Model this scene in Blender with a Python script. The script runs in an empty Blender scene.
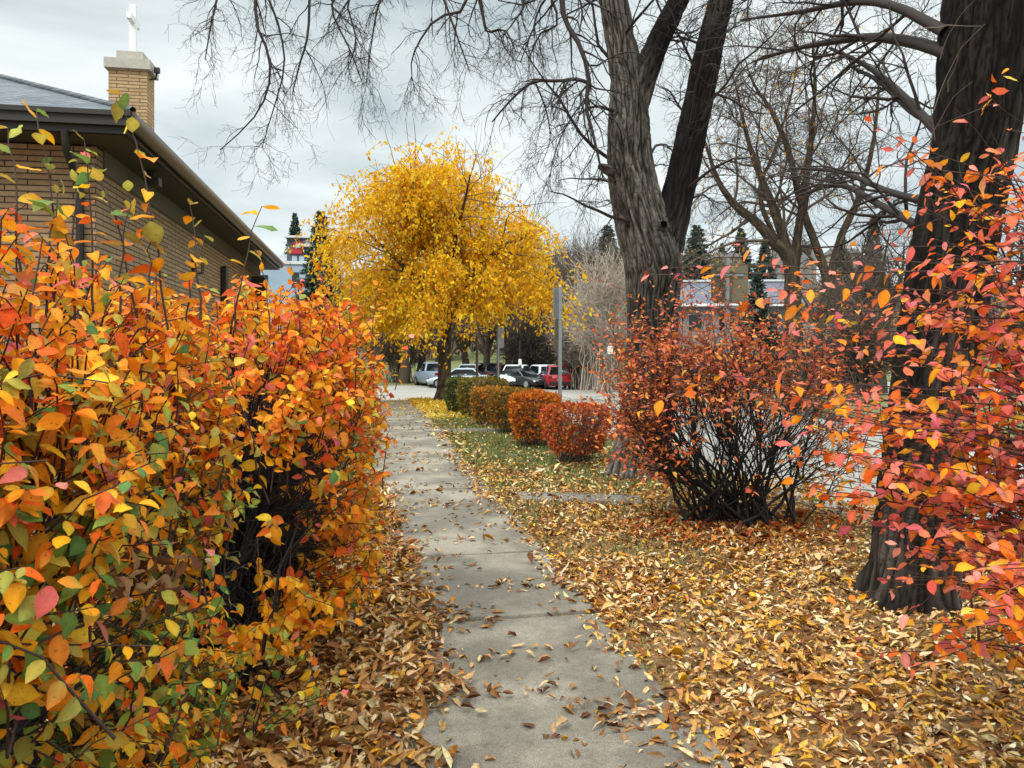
import bpy, bmesh, math, random
import numpy as np
from mathutils import Vector, noise as mnoise

RNG = np.random.default_rng(7)
random.seed(7)
scene = bpy.context.scene
COL = scene.collection
F, CX, HY, CAMZ = 770.0, 512.0, 355.0, 1.55
E = np.array([-.1752, .9845]); Nn = np.array([.9845, .1752])    # along the path / across it
THETA = math.atan2(.1752, .9845)

def lin(h):
    h = h.lstrip('#'); c = [int(h[i:i+2], 16)/255 for i in (0, 2, 4)]
    return np.array([x/12.92 if x <= .04045 else ((x+.055)/1.055)**2.4 for x in c])
def px(u, v, d): return np.array([(u-CX)/F*d, d, CAMZ+(HY-v)/F*d])
def W(s, t, z=0.0):
    s = np.asarray(s, float); t = np.asarray(t, float)
    return np.stack([Nn[0]*s+E[0]*t, Nn[1]*s+E[1]*t, np.broadcast_to(np.asarray(z, float), np.broadcast(s, t).shape)], -1)
def st(x, y): return x*Nn[0]+y*Nn[1], x*E[0]+y*E[1]
BT = [-60, 24, 52, 78, 120, 180, 260, 400, 1500]
BZ = [0, 0, -.75, -.75, 3.0, 12.0, 19.0, 24.0, 26.0]
def gz(t): return np.interp(t, BT, BZ)
def nz(v): return v/np.maximum(np.linalg.norm(v, axis=-1, keepdims=True), 1e-9)
def noise3(P, sc, off=0.0):
    return np.array([mnoise.noise(Vector((p[0]*sc+off, p[1]*sc+off*.7, p[2]*sc-off))) for p in np.asarray(P)])

# ------------------------------------------------------------------ mesh building
class MB:
    def __init__(self): self.V=[]; self.Q=[]; self.T=[]; self.C=[]; self.n=0
    def add(self, V, quads=None, tris=None, col=None):
        V = np.asarray(V, float).reshape(-1, 3)
        if quads is not None and len(quads): self.Q.append(np.asarray(quads, int).reshape(-1, 4)+self.n)
        if tris is not None and len(tris): self.T.append(np.asarray(tris, int).reshape(-1, 3)+self.n)
        if col is None: col = np.ones((len(V), 3))
        col = np.asarray(col, float)
        if col.ndim == 1: col = np.broadcast_to(col, (len(V), 3))
        self.V.append(V); self.C.append(col.reshape(-1, 3)); self.n += len(V)
    def box(self, x0, x1, y0, y1, z0, z1, col=None):
        V = [(x, y, z) for z in (z0, z1) for x, y in ((x0, y0), (x1, y0), (x1, y1), (x0, y1))]
        Q = [(3, 2, 1, 0), (4, 5, 6, 7), (0, 1, 5, 4), (1, 2, 6, 5), (2, 3, 7, 6), (3, 0, 4, 7)]
        # every face has its own vertices
        V = np.array(V); VV = []; QQ = []
        for i, q in enumerate(Q): VV += [V[j] for j in q]; QQ.append([4*i, 4*i+1, 4*i+2, 4*i+3])
        self.add(VV, QQ, col=col)
    def quad(self, a, b, c, d, col=None): self.add([a, b, c, d], [(0, 1, 2, 3)], col=col)
    def mesh(self, name, smooth=False):
        me = bpy.data.meshes.new(name)
        V = np.concatenate(self.V) if self.V else np.zeros((0, 3)); C = np.concatenate(self.C) if self.C else np.zeros((0, 3))
        Q = np.concatenate(self.Q) if self.Q else np.zeros((0, 4), int); T = np.concatenate(self.T) if self.T else np.zeros((0, 3), int)
        nl = Q.size+T.size; npoly = len(Q)+len(T)
        me.vertices.add(len(V)); me.vertices.foreach_set('co', V.astype(np.float32).ravel())
        me.loops.add(nl); me.loops.foreach_set('vertex_index', np.concatenate([Q.ravel(), T.ravel()]).astype(np.int32))
        me.polygons.add(npoly)
        starts = np.concatenate([np.arange(len(Q))*4, Q.size+np.arange(len(T))*3]).astype(np.int32)
        me.polygons.foreach_set('loop_start', starts)
        if smooth: me.polygons.foreach_set('use_smooth', np.ones(npoly, bool))
        me.update(calc_edges=True)
        a = me.color_attributes.new('Col', 'FLOAT_COLOR', 'POINT')
        a.data.foreach_set('color', np.concatenate([C, np.ones((len(C), 1))], 1).astype(np.float32).ravel())
        return me

def link(name, me, mat, parent=None):
    o = bpy.data.objects.new(name, me); COL.objects.link(o)
    if mat is not None and not len(me.materials): me.materials.append(mat)
    if parent is not None: o.parent = parent
    return o
def obj(name, mb, mat, parent=None, smooth=False): return link(name, mb.mesh(name, smooth), mat, parent)
def tag(o, label, cat, group=None, kind=None):
    if label: o['label'] = label
    if cat: o['category'] = cat
    if group: o['group'] = group
    if kind: o['kind'] = kind
    return o
def thing(name, label, cat, loc=(0, 0, 0), rz=0.0, group=None):
    o = bpy.data.objects.new(name, None); COL.objects.link(o); o.location = loc; o.rotation_euler = (0, 0, rz)
    return tag(o, label, cat, group)
def struct(name, mb, mat, kind='structure'):
    o = obj(name, mb, mat); o['kind'] = kind; return o
def dup(root, loc, rz, label=None, sc=None):
    r = root.copy(); COL.objects.link(r); r.location = loc; r.rotation_euler = (0, 0, rz)
    if label: r['label'] = label
    if sc: r.scale = (sc, sc, sc)
    for ch in list(root.children):
        c = ch.copy(); COL.objects.link(c); c.parent = r
        for g in list(ch.children):
            d = g.copy(); COL.objects.link(d); d.parent = c
    return r

# ------------------------------------------------------------------ tubes and branches
def tubes(mb, P, R, sides=3, col=None):
    P = np.asarray(P, float); N, K, _ = P.shape
    if N == 0: return
    R = np.broadcast_to(np.asarray(R, float), (N, K))
    T = np.empty_like(P); T[:, 1:-1] = P[:, 2:]-P[:, :-2]; T[:, 0] = P[:, 1]-P[:, 0]; T[:, -1] = P[:, -1]-P[:, -2]; T = nz(T)
    od = nz(P[:, -1]-P[:, 0]); ref = np.where(np.abs(od[:, 2:3]) > .75, np.array([[1., .13, 0]]), np.array([[0, 0.11, 1.]]))
    A = nz(np.cross(T, ref[:, None, :])); B = np.cross(T, A)
    ang = np.arange(sides)/sides*2*np.pi
    V = P[:, :, None]+R[:, :, None, None]*(np.cos(ang)[None, None, :, None]*A[:, :, None]+np.sin(ang)[None, None, :, None]*B[:, :, None])
    k = np.arange(K-1)[:, None]; j = np.arange(sides)[None]
    q = np.stack([k*sides+j, k*sides+(j+1) % sides, (k+1)*sides+(j+1) % sides, (k+1)*sides+j], -1).reshape(-1, 4)
    Q = (q[None]+(np.arange(N)*K*sides)[:, None, None]).reshape(-1, 4)
    c = None
    if col is not None:
        col = np.asarray(col, float)
        c = np.repeat(col, K*sides, 0) if col.ndim == 2 else col
    mb.add(V.reshape(-1, 3), Q, col=c)

def grow(S, D, L, K, wander, trop):
    S = np.asarray(S, float); D = nz(np.asarray(D, float)); L = np.asarray(L, float)
    P = [S]; d = D; p = S
    for _ in range(K-1):
        d = nz(d+RNG.normal(0, wander, d.shape)+np.array([0, 0, trop])); p = p+d*(L/(K-1))[:, None]; P.append(p)
    return np.stack(P, 1)

def spawn(P, R, n, f0, f1, a0, a1, ls, lj=.35, rs=.6, Lref=None):
    """n children per branch: start points, directions, lengths, radii"""
    N, K, _ = P.shape; R = np.broadcast_to(R, (N, K))
    f = RNG.uniform(f0, f1, (N, n))*(K-1); i = np.minimum(f.astype(int), K-2); w = f-i
    idx = np.arange(N)[:, None]
    S = P[idx, i]*(1-w[..., None])+P[idx, i+1]*w[..., None]; T = nz(P[idx, i+1]-P[idx, i])
    r = R[idx, i]*(1-w)+R[idx, i+1]*w
    perp = RNG.normal(size=T.shape); perp = nz(perp-(perp*T).sum(-1, keepdims=True)*T)
    a = np.radians(RNG.uniform(a0, a1, (N, n)))[..., None]
    D = nz(T*np.cos(a)+perp*np.sin(a))
    Lp = np.linalg.norm(np.diff(P, axis=1), axis=-1).sum(1) if Lref is None else np.full(N, Lref)
    L = Lp[:, None]*ls*RNG.uniform(1-lj, 1+lj, (N, n))
    return S.reshape(-1, 3), D.reshape(-1, 3), L.ravel(), (r*rs).ravel()
def taper(r0, K, end=.3): return r0[:, None]*np.linspace(1, end, K)[None]

def catmull(pts, n):
    pts = np.asarray(pts, float); P = np.vstack([2*pts[0]-pts[1], pts, 2*pts[-1]-pts[-2]])
    seg = np.linspace(0, len(pts)-1-1e-6, n); out = []
    for s in seg:
        i = int(s); u = s-i; p0, p1, p2, p3 = P[i:i+4]
        out.append(.5*((2*p1)+(-p0+p2)*u+(2*p0-5*p1+4*p2-p3)*u*u+(-p0+3*p1-3*p2+p3)*u**3))
    return np.array(out)

def bark_tube(mb, pts, rad, sides, step, amp, wet=None, seed=0.0, fl=0.0):
    """furrowed trunk; pts (n,3), rad (n). wet(P,theta)->0..1 darkness of rain-soaked bark"""
    pts = np.asarray(pts, float); rad = np.asarray(rad, float)
    Ln = np.linalg.norm(np.diff(pts, axis=0), axis=1).sum(); n = max(6, int(Ln/step))
    C = catmull(np.c_[pts, rad], n); c, r = C[:, :3], np.maximum(C[:, 3], .004)
    T = np.gradient(c, axis=0); T = nz(T); A = nz(np.cross(T, np.array([[.15, 1., .1]]))); B = np.cross(T, A)
    ang = np.arange(sides)/sides*2*np.pi; sl = np.r_[0, np.cumsum(np.linalg.norm(np.diff(c, axis=0), axis=1))]
    V = np.empty((n, sides, 3)); col = np.empty((n, sides, 3))
    for k in range(n):
        rr = r[k]; 
        for j, a in enumerate(ang):
            ca, sa = math.cos(a), math.sin(a)
            q = Vector((ca*rr*21+seed, sa*rr*21, sl[k]*2.2+seed))
            w1 = mnoise.noise(Vector((ca*rr*5, sa*rr*5, sl[k]*3+seed)))
            q.x += w1*.5; q.y += w1*.5
            a1 = max(1-min(1, abs(mnoise.noise(q))*2.7), .7-min(.7, abs(mnoise.noise(q*2.1+Vector((9, 3, 1))))*3.4))          # narrow furrows
            a2 = mnoise.noise(Vector((ca*rr*45+seed, sa*rr*45, sl[k]*7)))
            a3 = mnoise.noise(Vector((ca*2.2+seed, sa*2.2, sl[k]*.9)))
            disp = -amp*a1+amp*.35*a2+rr*.06*a3
            flare = fl*max(0, 1-sl[k]/.55)**2*(.6+.5*math.cos(5*a+seed)) if fl else 0
            V[k, j] = c[k]+(rr+disp+flare)*(ca*A[k]+sa*B[k])
            col[k, j, 0] = min(1, max(0, .5+.5*a2-.3*a1)); col[k, j, 1] = 0 if wet is None else wet(V[k, j], a, sl[k]); col[k, j, 2] = a1
    kk = np.arange(n-1)[:, None]; jj = np.arange(sides)[None]
    q = np.stack([kk*sides+jj, kk*sides+(jj+1) % sides, (kk+1)*sides+(jj+1) % sides, (kk+1)*sides+jj], -1)
    mb.add(V.reshape(-1, 3), q.reshape(-1, 4), col=col.reshape(-1, 3))

# ------------------------------------------------------------------ leaves
HI_T = np.array([.0, .14, .34, .56, .76, .9, 1.]); HI_W = np.array([0, .52, .92, .95, .66, .3, 0])
MD_T = np.array([.0, .25, .6, 1.]); MD_W = np.array([0, .8, .85, 0])
def leaves(mb, P, D, N, L, Wd, cA, cB, fold=.16, curl=.2, det='hi', mix=None):
    P = np.asarray(P, float); n = len(P)
    if n == 0: return
    D = nz(D); S = nz(np.cross(D, N)); N = np.cross(S, D)
    L = np.broadcast_to(np.asarray(L, float), (n,)); Wd = np.broadcast_to(np.asarray(Wd, float), (n,))
    fold = np.broadcast_to(np.asarray(fold, float), (n,)); curl = np.broadcast_to(np.asarray(curl, float), (n,))
    cA = np.broadcast_to(cA, (n, 3)); cB = np.broadcast_to(cB, (n, 3))
    mix = RNG.uniform(.2, 1., n) if mix is None else mix
    if det == 'lo':
        m = P+D*(L*.45)[:, None]-N*(L*curl*.2)[:, None]; tip = P+D*L[:, None]-N*(L*curl)[:, None]
        up = N*(Wd*fold)[:, None]
        V = np.stack([P, m+S*(Wd/2)[:, None]+up, tip, m-S*(Wd/2)[:, None]+up], 1)
        Tq = np.array([[0, 1, 2], [0, 2, 3]])
        C = np.stack([cA, cA*(1-mix[:, None]*.5)+cB*mix[:, None]*.5, cA*(1-mix[:, None])+cB*mix[:, None], cA], 1)
        mb.add(V.reshape(-1, 3), tris=(Tq[None]+(np.arange(n)*4)[:, None, None]).reshape(-1, 3), col=C.reshape(-1, 3)); return
    t, w = (HI_T, HI_W) if det == 'hi' else (MD_T, MD_W)
    m = len(t)-2
    cen = P[:, None]+D[:, None]*(L[:, None]*t)[..., None]-N[:, None]*(L[:, None]*curl[:, None]*t**2)[..., None]
    off = S[:, None]*(Wd[:, None]*w/2)[..., None]; up = N[:, None]*(Wd[:, None]*fold[:, None]*w)[..., None]
    wob = RNG.normal(0, .05, (n, m+2, 1))*Wd[:, None, None]*N[:, None]
    V = [cen[:, 0]]; C = [cA]
    for k in range(1, m+1):
        V += [cen[:, k]+off[:, k]+up[:, k]+wob[:, k], cen[:, k], cen[:, k]-off[:, k]+up[:, k]-wob[:, k]]
        g = (mix*(.25+.75*t[k]))[:, None]; e = cA*(1-g)+cB*g
        C += [e*.96, np.clip((cA*(1-g*.55)+cB*g*.55)*1.16, 0, 1), e*.96]
    V.append(cen[:, -1]); C.append(cA*(1-mix[:, None])+cB*mix[:, None])
    nv = 3*m+2; tr = [(0, 2, 1), (0, 3, 2)]; qd = []
    for k in range(m-1):
        b = 1+3*k; qd += [(b, b+1, b+4, b+3), (b+1, b+2, b+5, b+4)]
    b = 1+3*(m-1); tr += [(b, b+1, nv-1), (b+1, b+2, nv-1)]
    base = (np.arange(n)*nv)[:, None, None]
    mb.add(np.stack(V, 1).reshape(-1, 3), (np.array(qd)[None]+base).reshape(-1, 4), (np.array(tr)[None]+base).reshape(-1, 3), np.stack(C, 1).reshape(-1, 3))

def pick(pal, n, wts=None):
    pal = np.array([lin(c) for c in pal]); p = None if wts is None else np.array(wts, float)/sum(wts)
    c = pal[RNG.choice(len(pal), n, p=p)]
    return np.clip(c*RNG.uniform(.78, 1.18, (n, 1))*RNG.normal(1, .05, (n, 3)), .002, .95)

# ------------------------------------------------------------------ materials
class NT:
    def __init__(self, name):
        self.m = bpy.data.materials.new(name); self.m.use_nodes = True; self.t = self.m.node_tree
        self.b = self.t.nodes['Principled BSDF']
    def n(self, typ, **kw):
        x = self.t.nodes.new(typ)
        for k, v in kw.items():
            if k in x.inputs: x.inputs[k].default_value = v
            else: setattr(x, k, v)
        return x
    def l(self, a, ao, b, bi): self.t.links.new(a.outputs[ao], b.inputs[bi])
    def ramp(self, src, so, stops):
        r = self.n('ShaderNodeValToRGB'); e = r.color_ramp.elements
        while len(e) < len(stops): e.new(.5)
        for i, (p, c) in enumerate(stops):
            e[i].position = p; e[i].color = (*c, 1) if len(c) == 3 else c
        self.l(src, so, r, 'Fac'); return r
    def bump(self, src, so, strength, dist=.01):
        b = self.n('ShaderNodeBump', Strength=strength, Distance=dist); self.l(src, so, b, 'Height'); self.l(b, 'Normal', self.b, 'Normal'); return b
    def coords(self, kind='Object'):
        return self.n('ShaderNodeTexCoord'), kind
    def noise(self, scale, detail=4, rough=.6, vec=None, **kw):
        x = self.n('ShaderNodeTexNoise', Scale=scale, Detail=detail, Roughness=rough, **kw)
        if vec is None:
            tc = self.n('ShaderNodeTexCoord'); self.l(tc, 'Object', x, 'Vector')
        else: self.l(vec[0], vec[1], x, 'Vector')
        return x
    def mixc(self, fac, a, b, blend='MIX'):
        x = self.n('ShaderNodeMix', data_type='RGBA', blend_type=blend)
        for s, i in ((fac, 0), (a, 6), (b, 7)):
            if isinstance(s, tuple) and hasattr(s[0], 'outputs'): self.t.links.new(s[0].outputs[s[1]], x.inputs[i])
            elif i == 0: x.inputs[0].default_value = s
            else: x.inputs[i].default_value = (*s, 1)
        return x

def plain(name, c, rough=.6, metal=0.0, var=.12, scale=6, bump=0.0):
    h = NT(name); c = lin(c) if isinstance(c, str) else np.array(c)
    nn = h.noise(scale, 5, .65)
    r = h.ramp(nn, 'Fac', [(.3, tuple(c*(1-var))), (.7, tuple(np.minimum(c*(1+var), .95)))])
    h.l(r, 'Color', h.b, 'Base Color'); h.b.inputs['Roughness'].default_value = rough; h.b.inputs['Metallic'].default_value = metal
    if bump: h.bump(nn, 'Fac', bump)
    return h.m
def leafmat(name, rough=.5, trans=.3, spots=.2, spec=.35):
    h = NT(name); a = h.n('ShaderNodeAttribute', attribute_name='Col')
    nn = h.noise(55, 3, .6); sp = h.ramp(nn, 'Fac', [(.35, (1-spots,)*3), (.6, (1.0,)*3)])
    mx = h.mixc(1.0, (a, 'Color'), (sp, 'Color'), 'MULTIPLY')
    nb = h.noise(130, 3, .6); bs = h.ramp(nb, 'Fac', [(.62, (0,)*3), (.70, (.7,)*3)]); mx = h.mixc((bs, 'Color'), (mx, 2), (.11, .045, .018))
    h.t.links.new(mx.outputs[2], h.b.inputs['Base Color']); h.b.inputs['Roughness'].default_value = rough
    h.b.inputs['Specular IOR Level'].default_value = spec
    tr = h.n('ShaderNodeBsdfTranslucent'); h.t.links.new(mx.outputs[2], tr.inputs['Color'])
    ms = h.n('ShaderNodeMixShader', Fac=trans); h.l(h.b, 'BSDF', ms, 1); h.l(tr, 'BSDF', ms, 2)
    h.t.links.new(ms.outputs[0], h.t.nodes['Material Output'].inputs['Surface'])
    return h.m
def colmat(name, rough=.8):
    h = NT(name); a = h.n('ShaderNodeAttribute', attribute_name='Col'); nn = h.noise(9, 4)
    sp = h.ramp(nn, 'Fac', [(.3, (.75,)*3), (.7, (1.,)*3)]); mx = h.mixc(1.0, (a, 'Color'), (sp, 'Color'), 'MULTIPLY')
    h.t.links.new(mx.outputs[2], h.b.inputs['Base Color']); h.b.inputs['Roughness'].default_value = rough; return h.m
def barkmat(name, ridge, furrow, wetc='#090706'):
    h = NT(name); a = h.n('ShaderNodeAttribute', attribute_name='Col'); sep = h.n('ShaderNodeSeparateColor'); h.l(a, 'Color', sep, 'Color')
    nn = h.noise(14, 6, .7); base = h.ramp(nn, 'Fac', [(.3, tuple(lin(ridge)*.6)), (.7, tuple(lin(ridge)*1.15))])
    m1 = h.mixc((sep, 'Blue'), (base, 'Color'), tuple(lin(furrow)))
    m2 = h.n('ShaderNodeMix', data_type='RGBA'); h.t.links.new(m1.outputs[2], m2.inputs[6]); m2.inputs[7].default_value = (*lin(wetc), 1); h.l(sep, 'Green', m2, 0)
    h.t.links.new(m2.outputs[2], h.b.inputs['Base Color']); h.b.inputs['Roughness'].default_value = .92; h.b.inputs['Specular IOR Level'].default_value = .15
    tc = h.n('ShaderNodeTexCoord'); mp = h.n('ShaderNodeMapping'); mp.inputs['Scale'].default_value = (1, 1, .25); h.l(tc, 'Object', mp, 'Vector')
    n2 = h.noise(60, 6, .7, (mp, 'Vector')); h.bump(n2, 'Fac', .9, .015); return h.m

M = {}
M['leaf'] = leafmat('shrub_leaf', .62, .34, .16, .12); M['gold'] = leafmat('golden_leaf', .65, .45, .1, .08)
M['litter'] = leafmat('fallen_leaf', .8, .1, .4, .08); M['smallleaf'] = leafmat('small_leaf', .65, .25, .2, .1)
M['grass'] = leafmat('grass_blade', .6, .25, .1, .2)
M['twig'] = plain('dark_twig', '#2a211c', .8, var=.3, scale=30)
M['twigblack'] = plain('black_stem', '#171210', .75, var=.4, scale=25)
M['twigred'] = plain('reddish_twig', '#3a2720', .7, var=.3, scale=30)
M['berry'] = plain('black_berry', '#0c0b12', .35, var=.3, scale=80)
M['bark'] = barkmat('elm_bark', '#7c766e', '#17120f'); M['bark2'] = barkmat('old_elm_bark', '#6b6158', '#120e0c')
M['barkbrown'] = barkmat('brown_bark', '#6e6150', '#2c251f')
M['greytwig'] = plain('grey_twig', '#6d625a', .85, var=.3, scale=3); M['browntwig'] = plain('brown_twig', '#57493f', .85, var=.3, scale=3)
M['paletwig'] = plain('pale_twig', '#ab9d8e', .85, var=.25, scale=3)
M['col'] = colmat('varied_growth')

# ---- concrete
def concrete(name, c, dark):
    h = NT(name); n1 = h.noise(1.1, 6, .65); n2 = h.noise(38, 5, .7); n3 = h.noise(230, 2, .5)
    r1 = h.ramp(n1, 'Fac', [(.36, tuple(lin(dark)*.85)), (.47, tuple(lin(dark))), (.6, tuple(lin(c)))])
    r2 = h.ramp(n2, 'Fac', [(.3, (.78,)*3), (.65, (1.,)*3)]); m = h.mixc(1, (r1, 'Color'), (r2, 'Color'), 'MULTIPLY')
    r3 = h.ramp(n3, 'Fac', [(.36, (.5,)*3), (.52, (1.,)*3)]); m2 = h.mixc(1, (m, 2), (r3, 'Color'), 'MULTIPLY')
    # hairline cracks and damp stains
    vo = h.n('ShaderNodeTexVoronoi', feature='DISTANCE_TO_EDGE', Scale=.9); tc = h.n('ShaderNodeTexCoord')
    dn = h.noise(3.5, 4, .7); va = h.n('ShaderNodeVectorMath', operation='MULTIPLY_ADD'); va.inputs[1].default_value = (.35,)*3
    h.l(dn, 'Color', va, 0); h.l(tc, 'Object', va, 2); h.l(va, 'Vector', vo, 'Vector')
    cr = h.ramp(vo, 'Distance', [(.0, (.35,)*3), (.006, (1.,)*3)]); m3 = h.mixc(.3, (m2, 2), (cr, 'Color'), 'MULTIPLY')
    h.t.links.new(m3.outputs[2], h.b.inputs['Base Color']); h.b.inputs['Roughness'].default_value = .88
    h.bump(n3, 'Fac', .35, .004); return h.m
M['concrete'] = concrete('weathered_concrete', '#9c9281', '#7a7264'); M['kerb'] = concrete('kerb_concrete', '#938e85', '#7a756c')
def asphalt():
    h = NT('pale_worn_road'); n1 = h.noise(.35, 5, .6); n2 = h.noise(45, 4, .7)
    r1 = h.ramp(n1, 'Fac', [(.35, tuple(lin('#85817a'))), (.65, tuple(lin('#9e998f')))]); r2 = h.ramp(n2, 'Fac', [(.3, (.75,)*3), (.65, (1.,)*3)])
    m = h.mixc(1, (r1, 'Color'), (r2, 'Color'), 'MULTIPLY'); h.t.links.new(m.outputs[2], h.b.inputs['Base Color'])
    h.b.inputs['Roughness'].default_value = .85; h.bump(n2, 'Fac', .3, .005); return h.m
M['road'] = asphalt()
def groundmat():
    h = NT('lawn_and_leaf_mould'); n1 = h.noise(1.3, 5, .65); n2 = h.noise(26, 5, .7); n3 = h.noise(7, 4, .6)
    g = h.ramp(n2, 'Fac', [(.3, tuple(lin('#3f4426'))), (.55, tuple(lin('#6a6c3c'))), (.75, tuple(lin('#8f8657')))])
    t = h.ramp(n2, 'Fac', [(.3, tuple(lin('#3d2c1c'))), (.55, tuple(lin('#8a6438'))), (.72, tuple(lin('#b18a50')))])
    geo = h.n('ShaderNodeNewGeometry'); sep = h.n('ShaderNodeSeparateXYZ'); h.l(geo, 'Position', sep, 'Vector')
    mr = h.n('ShaderNodeMapRange'); mr.inputs[1].default_value = 4.5; mr.inputs[2].default_value = 11.5; mr.inputs[3].default_value = 1.0; mr.inputs[4].default_value = .12
    h.l(sep, 'Y', mr, 0); ad = h.n('ShaderNodeMath', operation='MULTIPLY_ADD'); h.l(n1, 'Fac', ad, 0); ad.inputs[1].default_value = .9
    sb = h.n('ShaderNodeMath', operation='SUBTRACT'); h.l(mr, 0, sb, 0); sb.inputs[1].default_value = .4; h.l(sb, 0, ad, 2)
    rr = h.ramp(ad, 0, [(.4, (0,)*3), (.6, (1,)*3)]); m = h.mixc((rr, 'Color'), (g, 'Color'), (t, 'Color'))
    h.t.links.new(m.outputs[2], h.b.inputs['Base Color']); h.b.inputs['Roughness'].default_value = .95; h.bump(n2, 'Fac', .7, .03); return h.m
M['ground'] = groundmat()

# ================================================================== SETTING
mb = MB()
SS = np.array([-600, -200, -60, -20, -8, -4, -1.5, -.02, 1.3, 4.45, 4.5, 11.5, 11.56, 16, 30, 60, 200, 600.])
TT = np.array([-60, -20, 0, 4, 8, 12, 16, 20, 24, 29.44, 29.5, 40, 52, 62, 62.06, 78, 100, 120, 150, 180, 220, 260, 320, 400, 700, 1500.])
def in_road(s, t): return (4.5 <= s <= 11.5 and t <= 29.5) or (29.5 <= t <= 62 and abs(s) < 61)
V = np.array([W(s, t, gz(t)-(.12 if in_road(s, t) else 0)) for t in TT for s in SS])
ns = len(SS); Q = [(i*ns+j, i*ns+j+1, (i+1)*ns+j+1, (i+1)*ns+j) for i in range(len(TT)-1) for j in range(ns-1)]
mb.add(V, Q); struct('ground', mb, M['ground'])
mb = MB()
def sheet(mb, s0, s1, ts, dz):
    for a, b in zip(ts[:-1], ts[1:]): mb.quad(W(s0, a, gz(a)+dz), W(s1, a, gz(a)+dz), W(s1, b, gz(b)+dz), W(s0, b, gz(b)+dz))
sheet(mb, 4.5, 11.5, [-20, 24, 29.5], -.115); struct('road', mb, M['road'])
mb = MB(); sheet(mb, -60, 60, [29.5, 40, 52, 62], -.113); struct('cross_road', mb, M['road'])
mb = MB()
for a, b in [(-20, 24), (24, 29.3)]:
    for s0, s1 in ((4.36, 4.515), (11.485, 11.64)):
        lo = [W(s0, a, gz(a)-.14), W(s1, a, gz(a)-.14), W(s1, b, gz(b)-.14), W(s0, b, gz(b)-.14)]
        hi = [p+np.array([0, 0, .152]) for p in lo]
        mb.add(lo+hi, [(4, 5, 6, 7), (0, 1, 5, 4), (1, 2, 6, 5), (2, 3, 7, 6), (3, 0, 4, 7)])
struct('kerb', mb, M['kerb'])
# sidewalk slabs
mb = MB(); t = .1; i = 0
while t < 28.8:
    ln = 1.45; a, b = t+.012, min(t+ln, 28.8)-.012; s0, s1 = 0.0, 1.31
    dz = .018+.006*math.sin(i*2.3); tl = .006*math.sin(i*1.7)
    g0, g1 = gz(a), gz(b)
    lo = W(np.array([s0, s1, s1, s0]), np.array([a, a, b, b]), np.array([g0, g0, g1, g1])-.05)
    hi = W(np.array([s0, s1, s1, s0]), np.array([a, a, b, b]), np.array([g0, g0, g1, g1])+dz-.006+np.array([0, 0, tl, tl]))
    bv = .012
    tp = W(np.array([s0+bv, s1-bv, s1-bv, s0+bv]), np.array([a+bv, a+bv, b-bv, b-bv]), np.array([g0, g0, g1, g1])+dz+np.array([0, 0, tl, tl]))
    mb.add(np.concatenate([lo, hi, tp]), [(8, 9, 10, 11)]+[(4*k+j, 4*k+(j+1) % 4, 4*k+4+(j+1) % 4, 4*k+4+j) for k in (0, 1) for j in range(4)])
    t += ln; i += 1
struct('sidewalk', mb, M['concrete'])
# narrow concrete strips crossing the verge
def strip(pts, th=.03):
    m = MB(); hi = np.array(pts); hi[:, 2] += th; lo = hi.copy(); lo[:, 2] -= .08
    m.add(np.concatenate([lo, hi]), [(4, 5, 6, 7), (0, 1, 5, 4), (1, 2, 6, 5), (2, 3, 7, 6), (3, 0, 4, 7)]); return m
def gpx(u, v):
    d = CAMZ*F/(v-HY); return np.array([(u-CX)/F*d, d, 0.0])
for k, q in enumerate([[(514, 500), (642, 506), (640, 498), (516, 494)], [(424, 432.5), (500, 433), (500, 429.5), (422, 429.5)], [(412, 417.5), (470, 417.5), (470, 415.5), (411, 415.5)]]):
    struct('verge_path', strip([gpx(*p) for p in q]), M['kerb'])

# ================================================================== LEAF LITTER
TAN = ['#dcb47c', '#e8c898', '#cc9a58', '#ba803f', '#94623a', '#70492c', '#dca650', '#e4ae38', '#cf9244', '#ecd6b0', '#885536']
TW = [12, 10, 10, 8, 7, 6, 6, 5, 5, 5, 4]
def litter(mb, s, t, zoff, pal, wts, det, L0=.075, tilt=.45, zbase=0.0):
    n = len(s); P = W(s, t, gz(t)+zbase)+np.c_[np.zeros((n, 2)), zoff]
    a = RNG.uniform(0, 2*np.pi, n); D = np.c_[np.cos(a), np.sin(a), RNG.normal(0, tilt*.55, n)]
    N = np.c_[RNG.normal(0, tilt, (n, 2)), np.ones(n)]
    L = L0*RNG.lognormal(0, .28, n); wd = L*RNG.uniform(.30, .52, n)
    c = pick(pal, n, wts); c2 = np.clip(c*RNG.uniform(.6, 1.15, (n, 1)), 0, .95)
    leaves(mb, P, D, N, L, wd, c, c2, RNG.normal(.34, .34, n), RNG.normal(0.12, .4, n), det)
def noisemask(s, t, sc, off=0.0): return np.array([mnoise.noise(Vector((a*sc+off, b*sc, off))) for a, b in zip(s, t)])
mb = MB()
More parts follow.
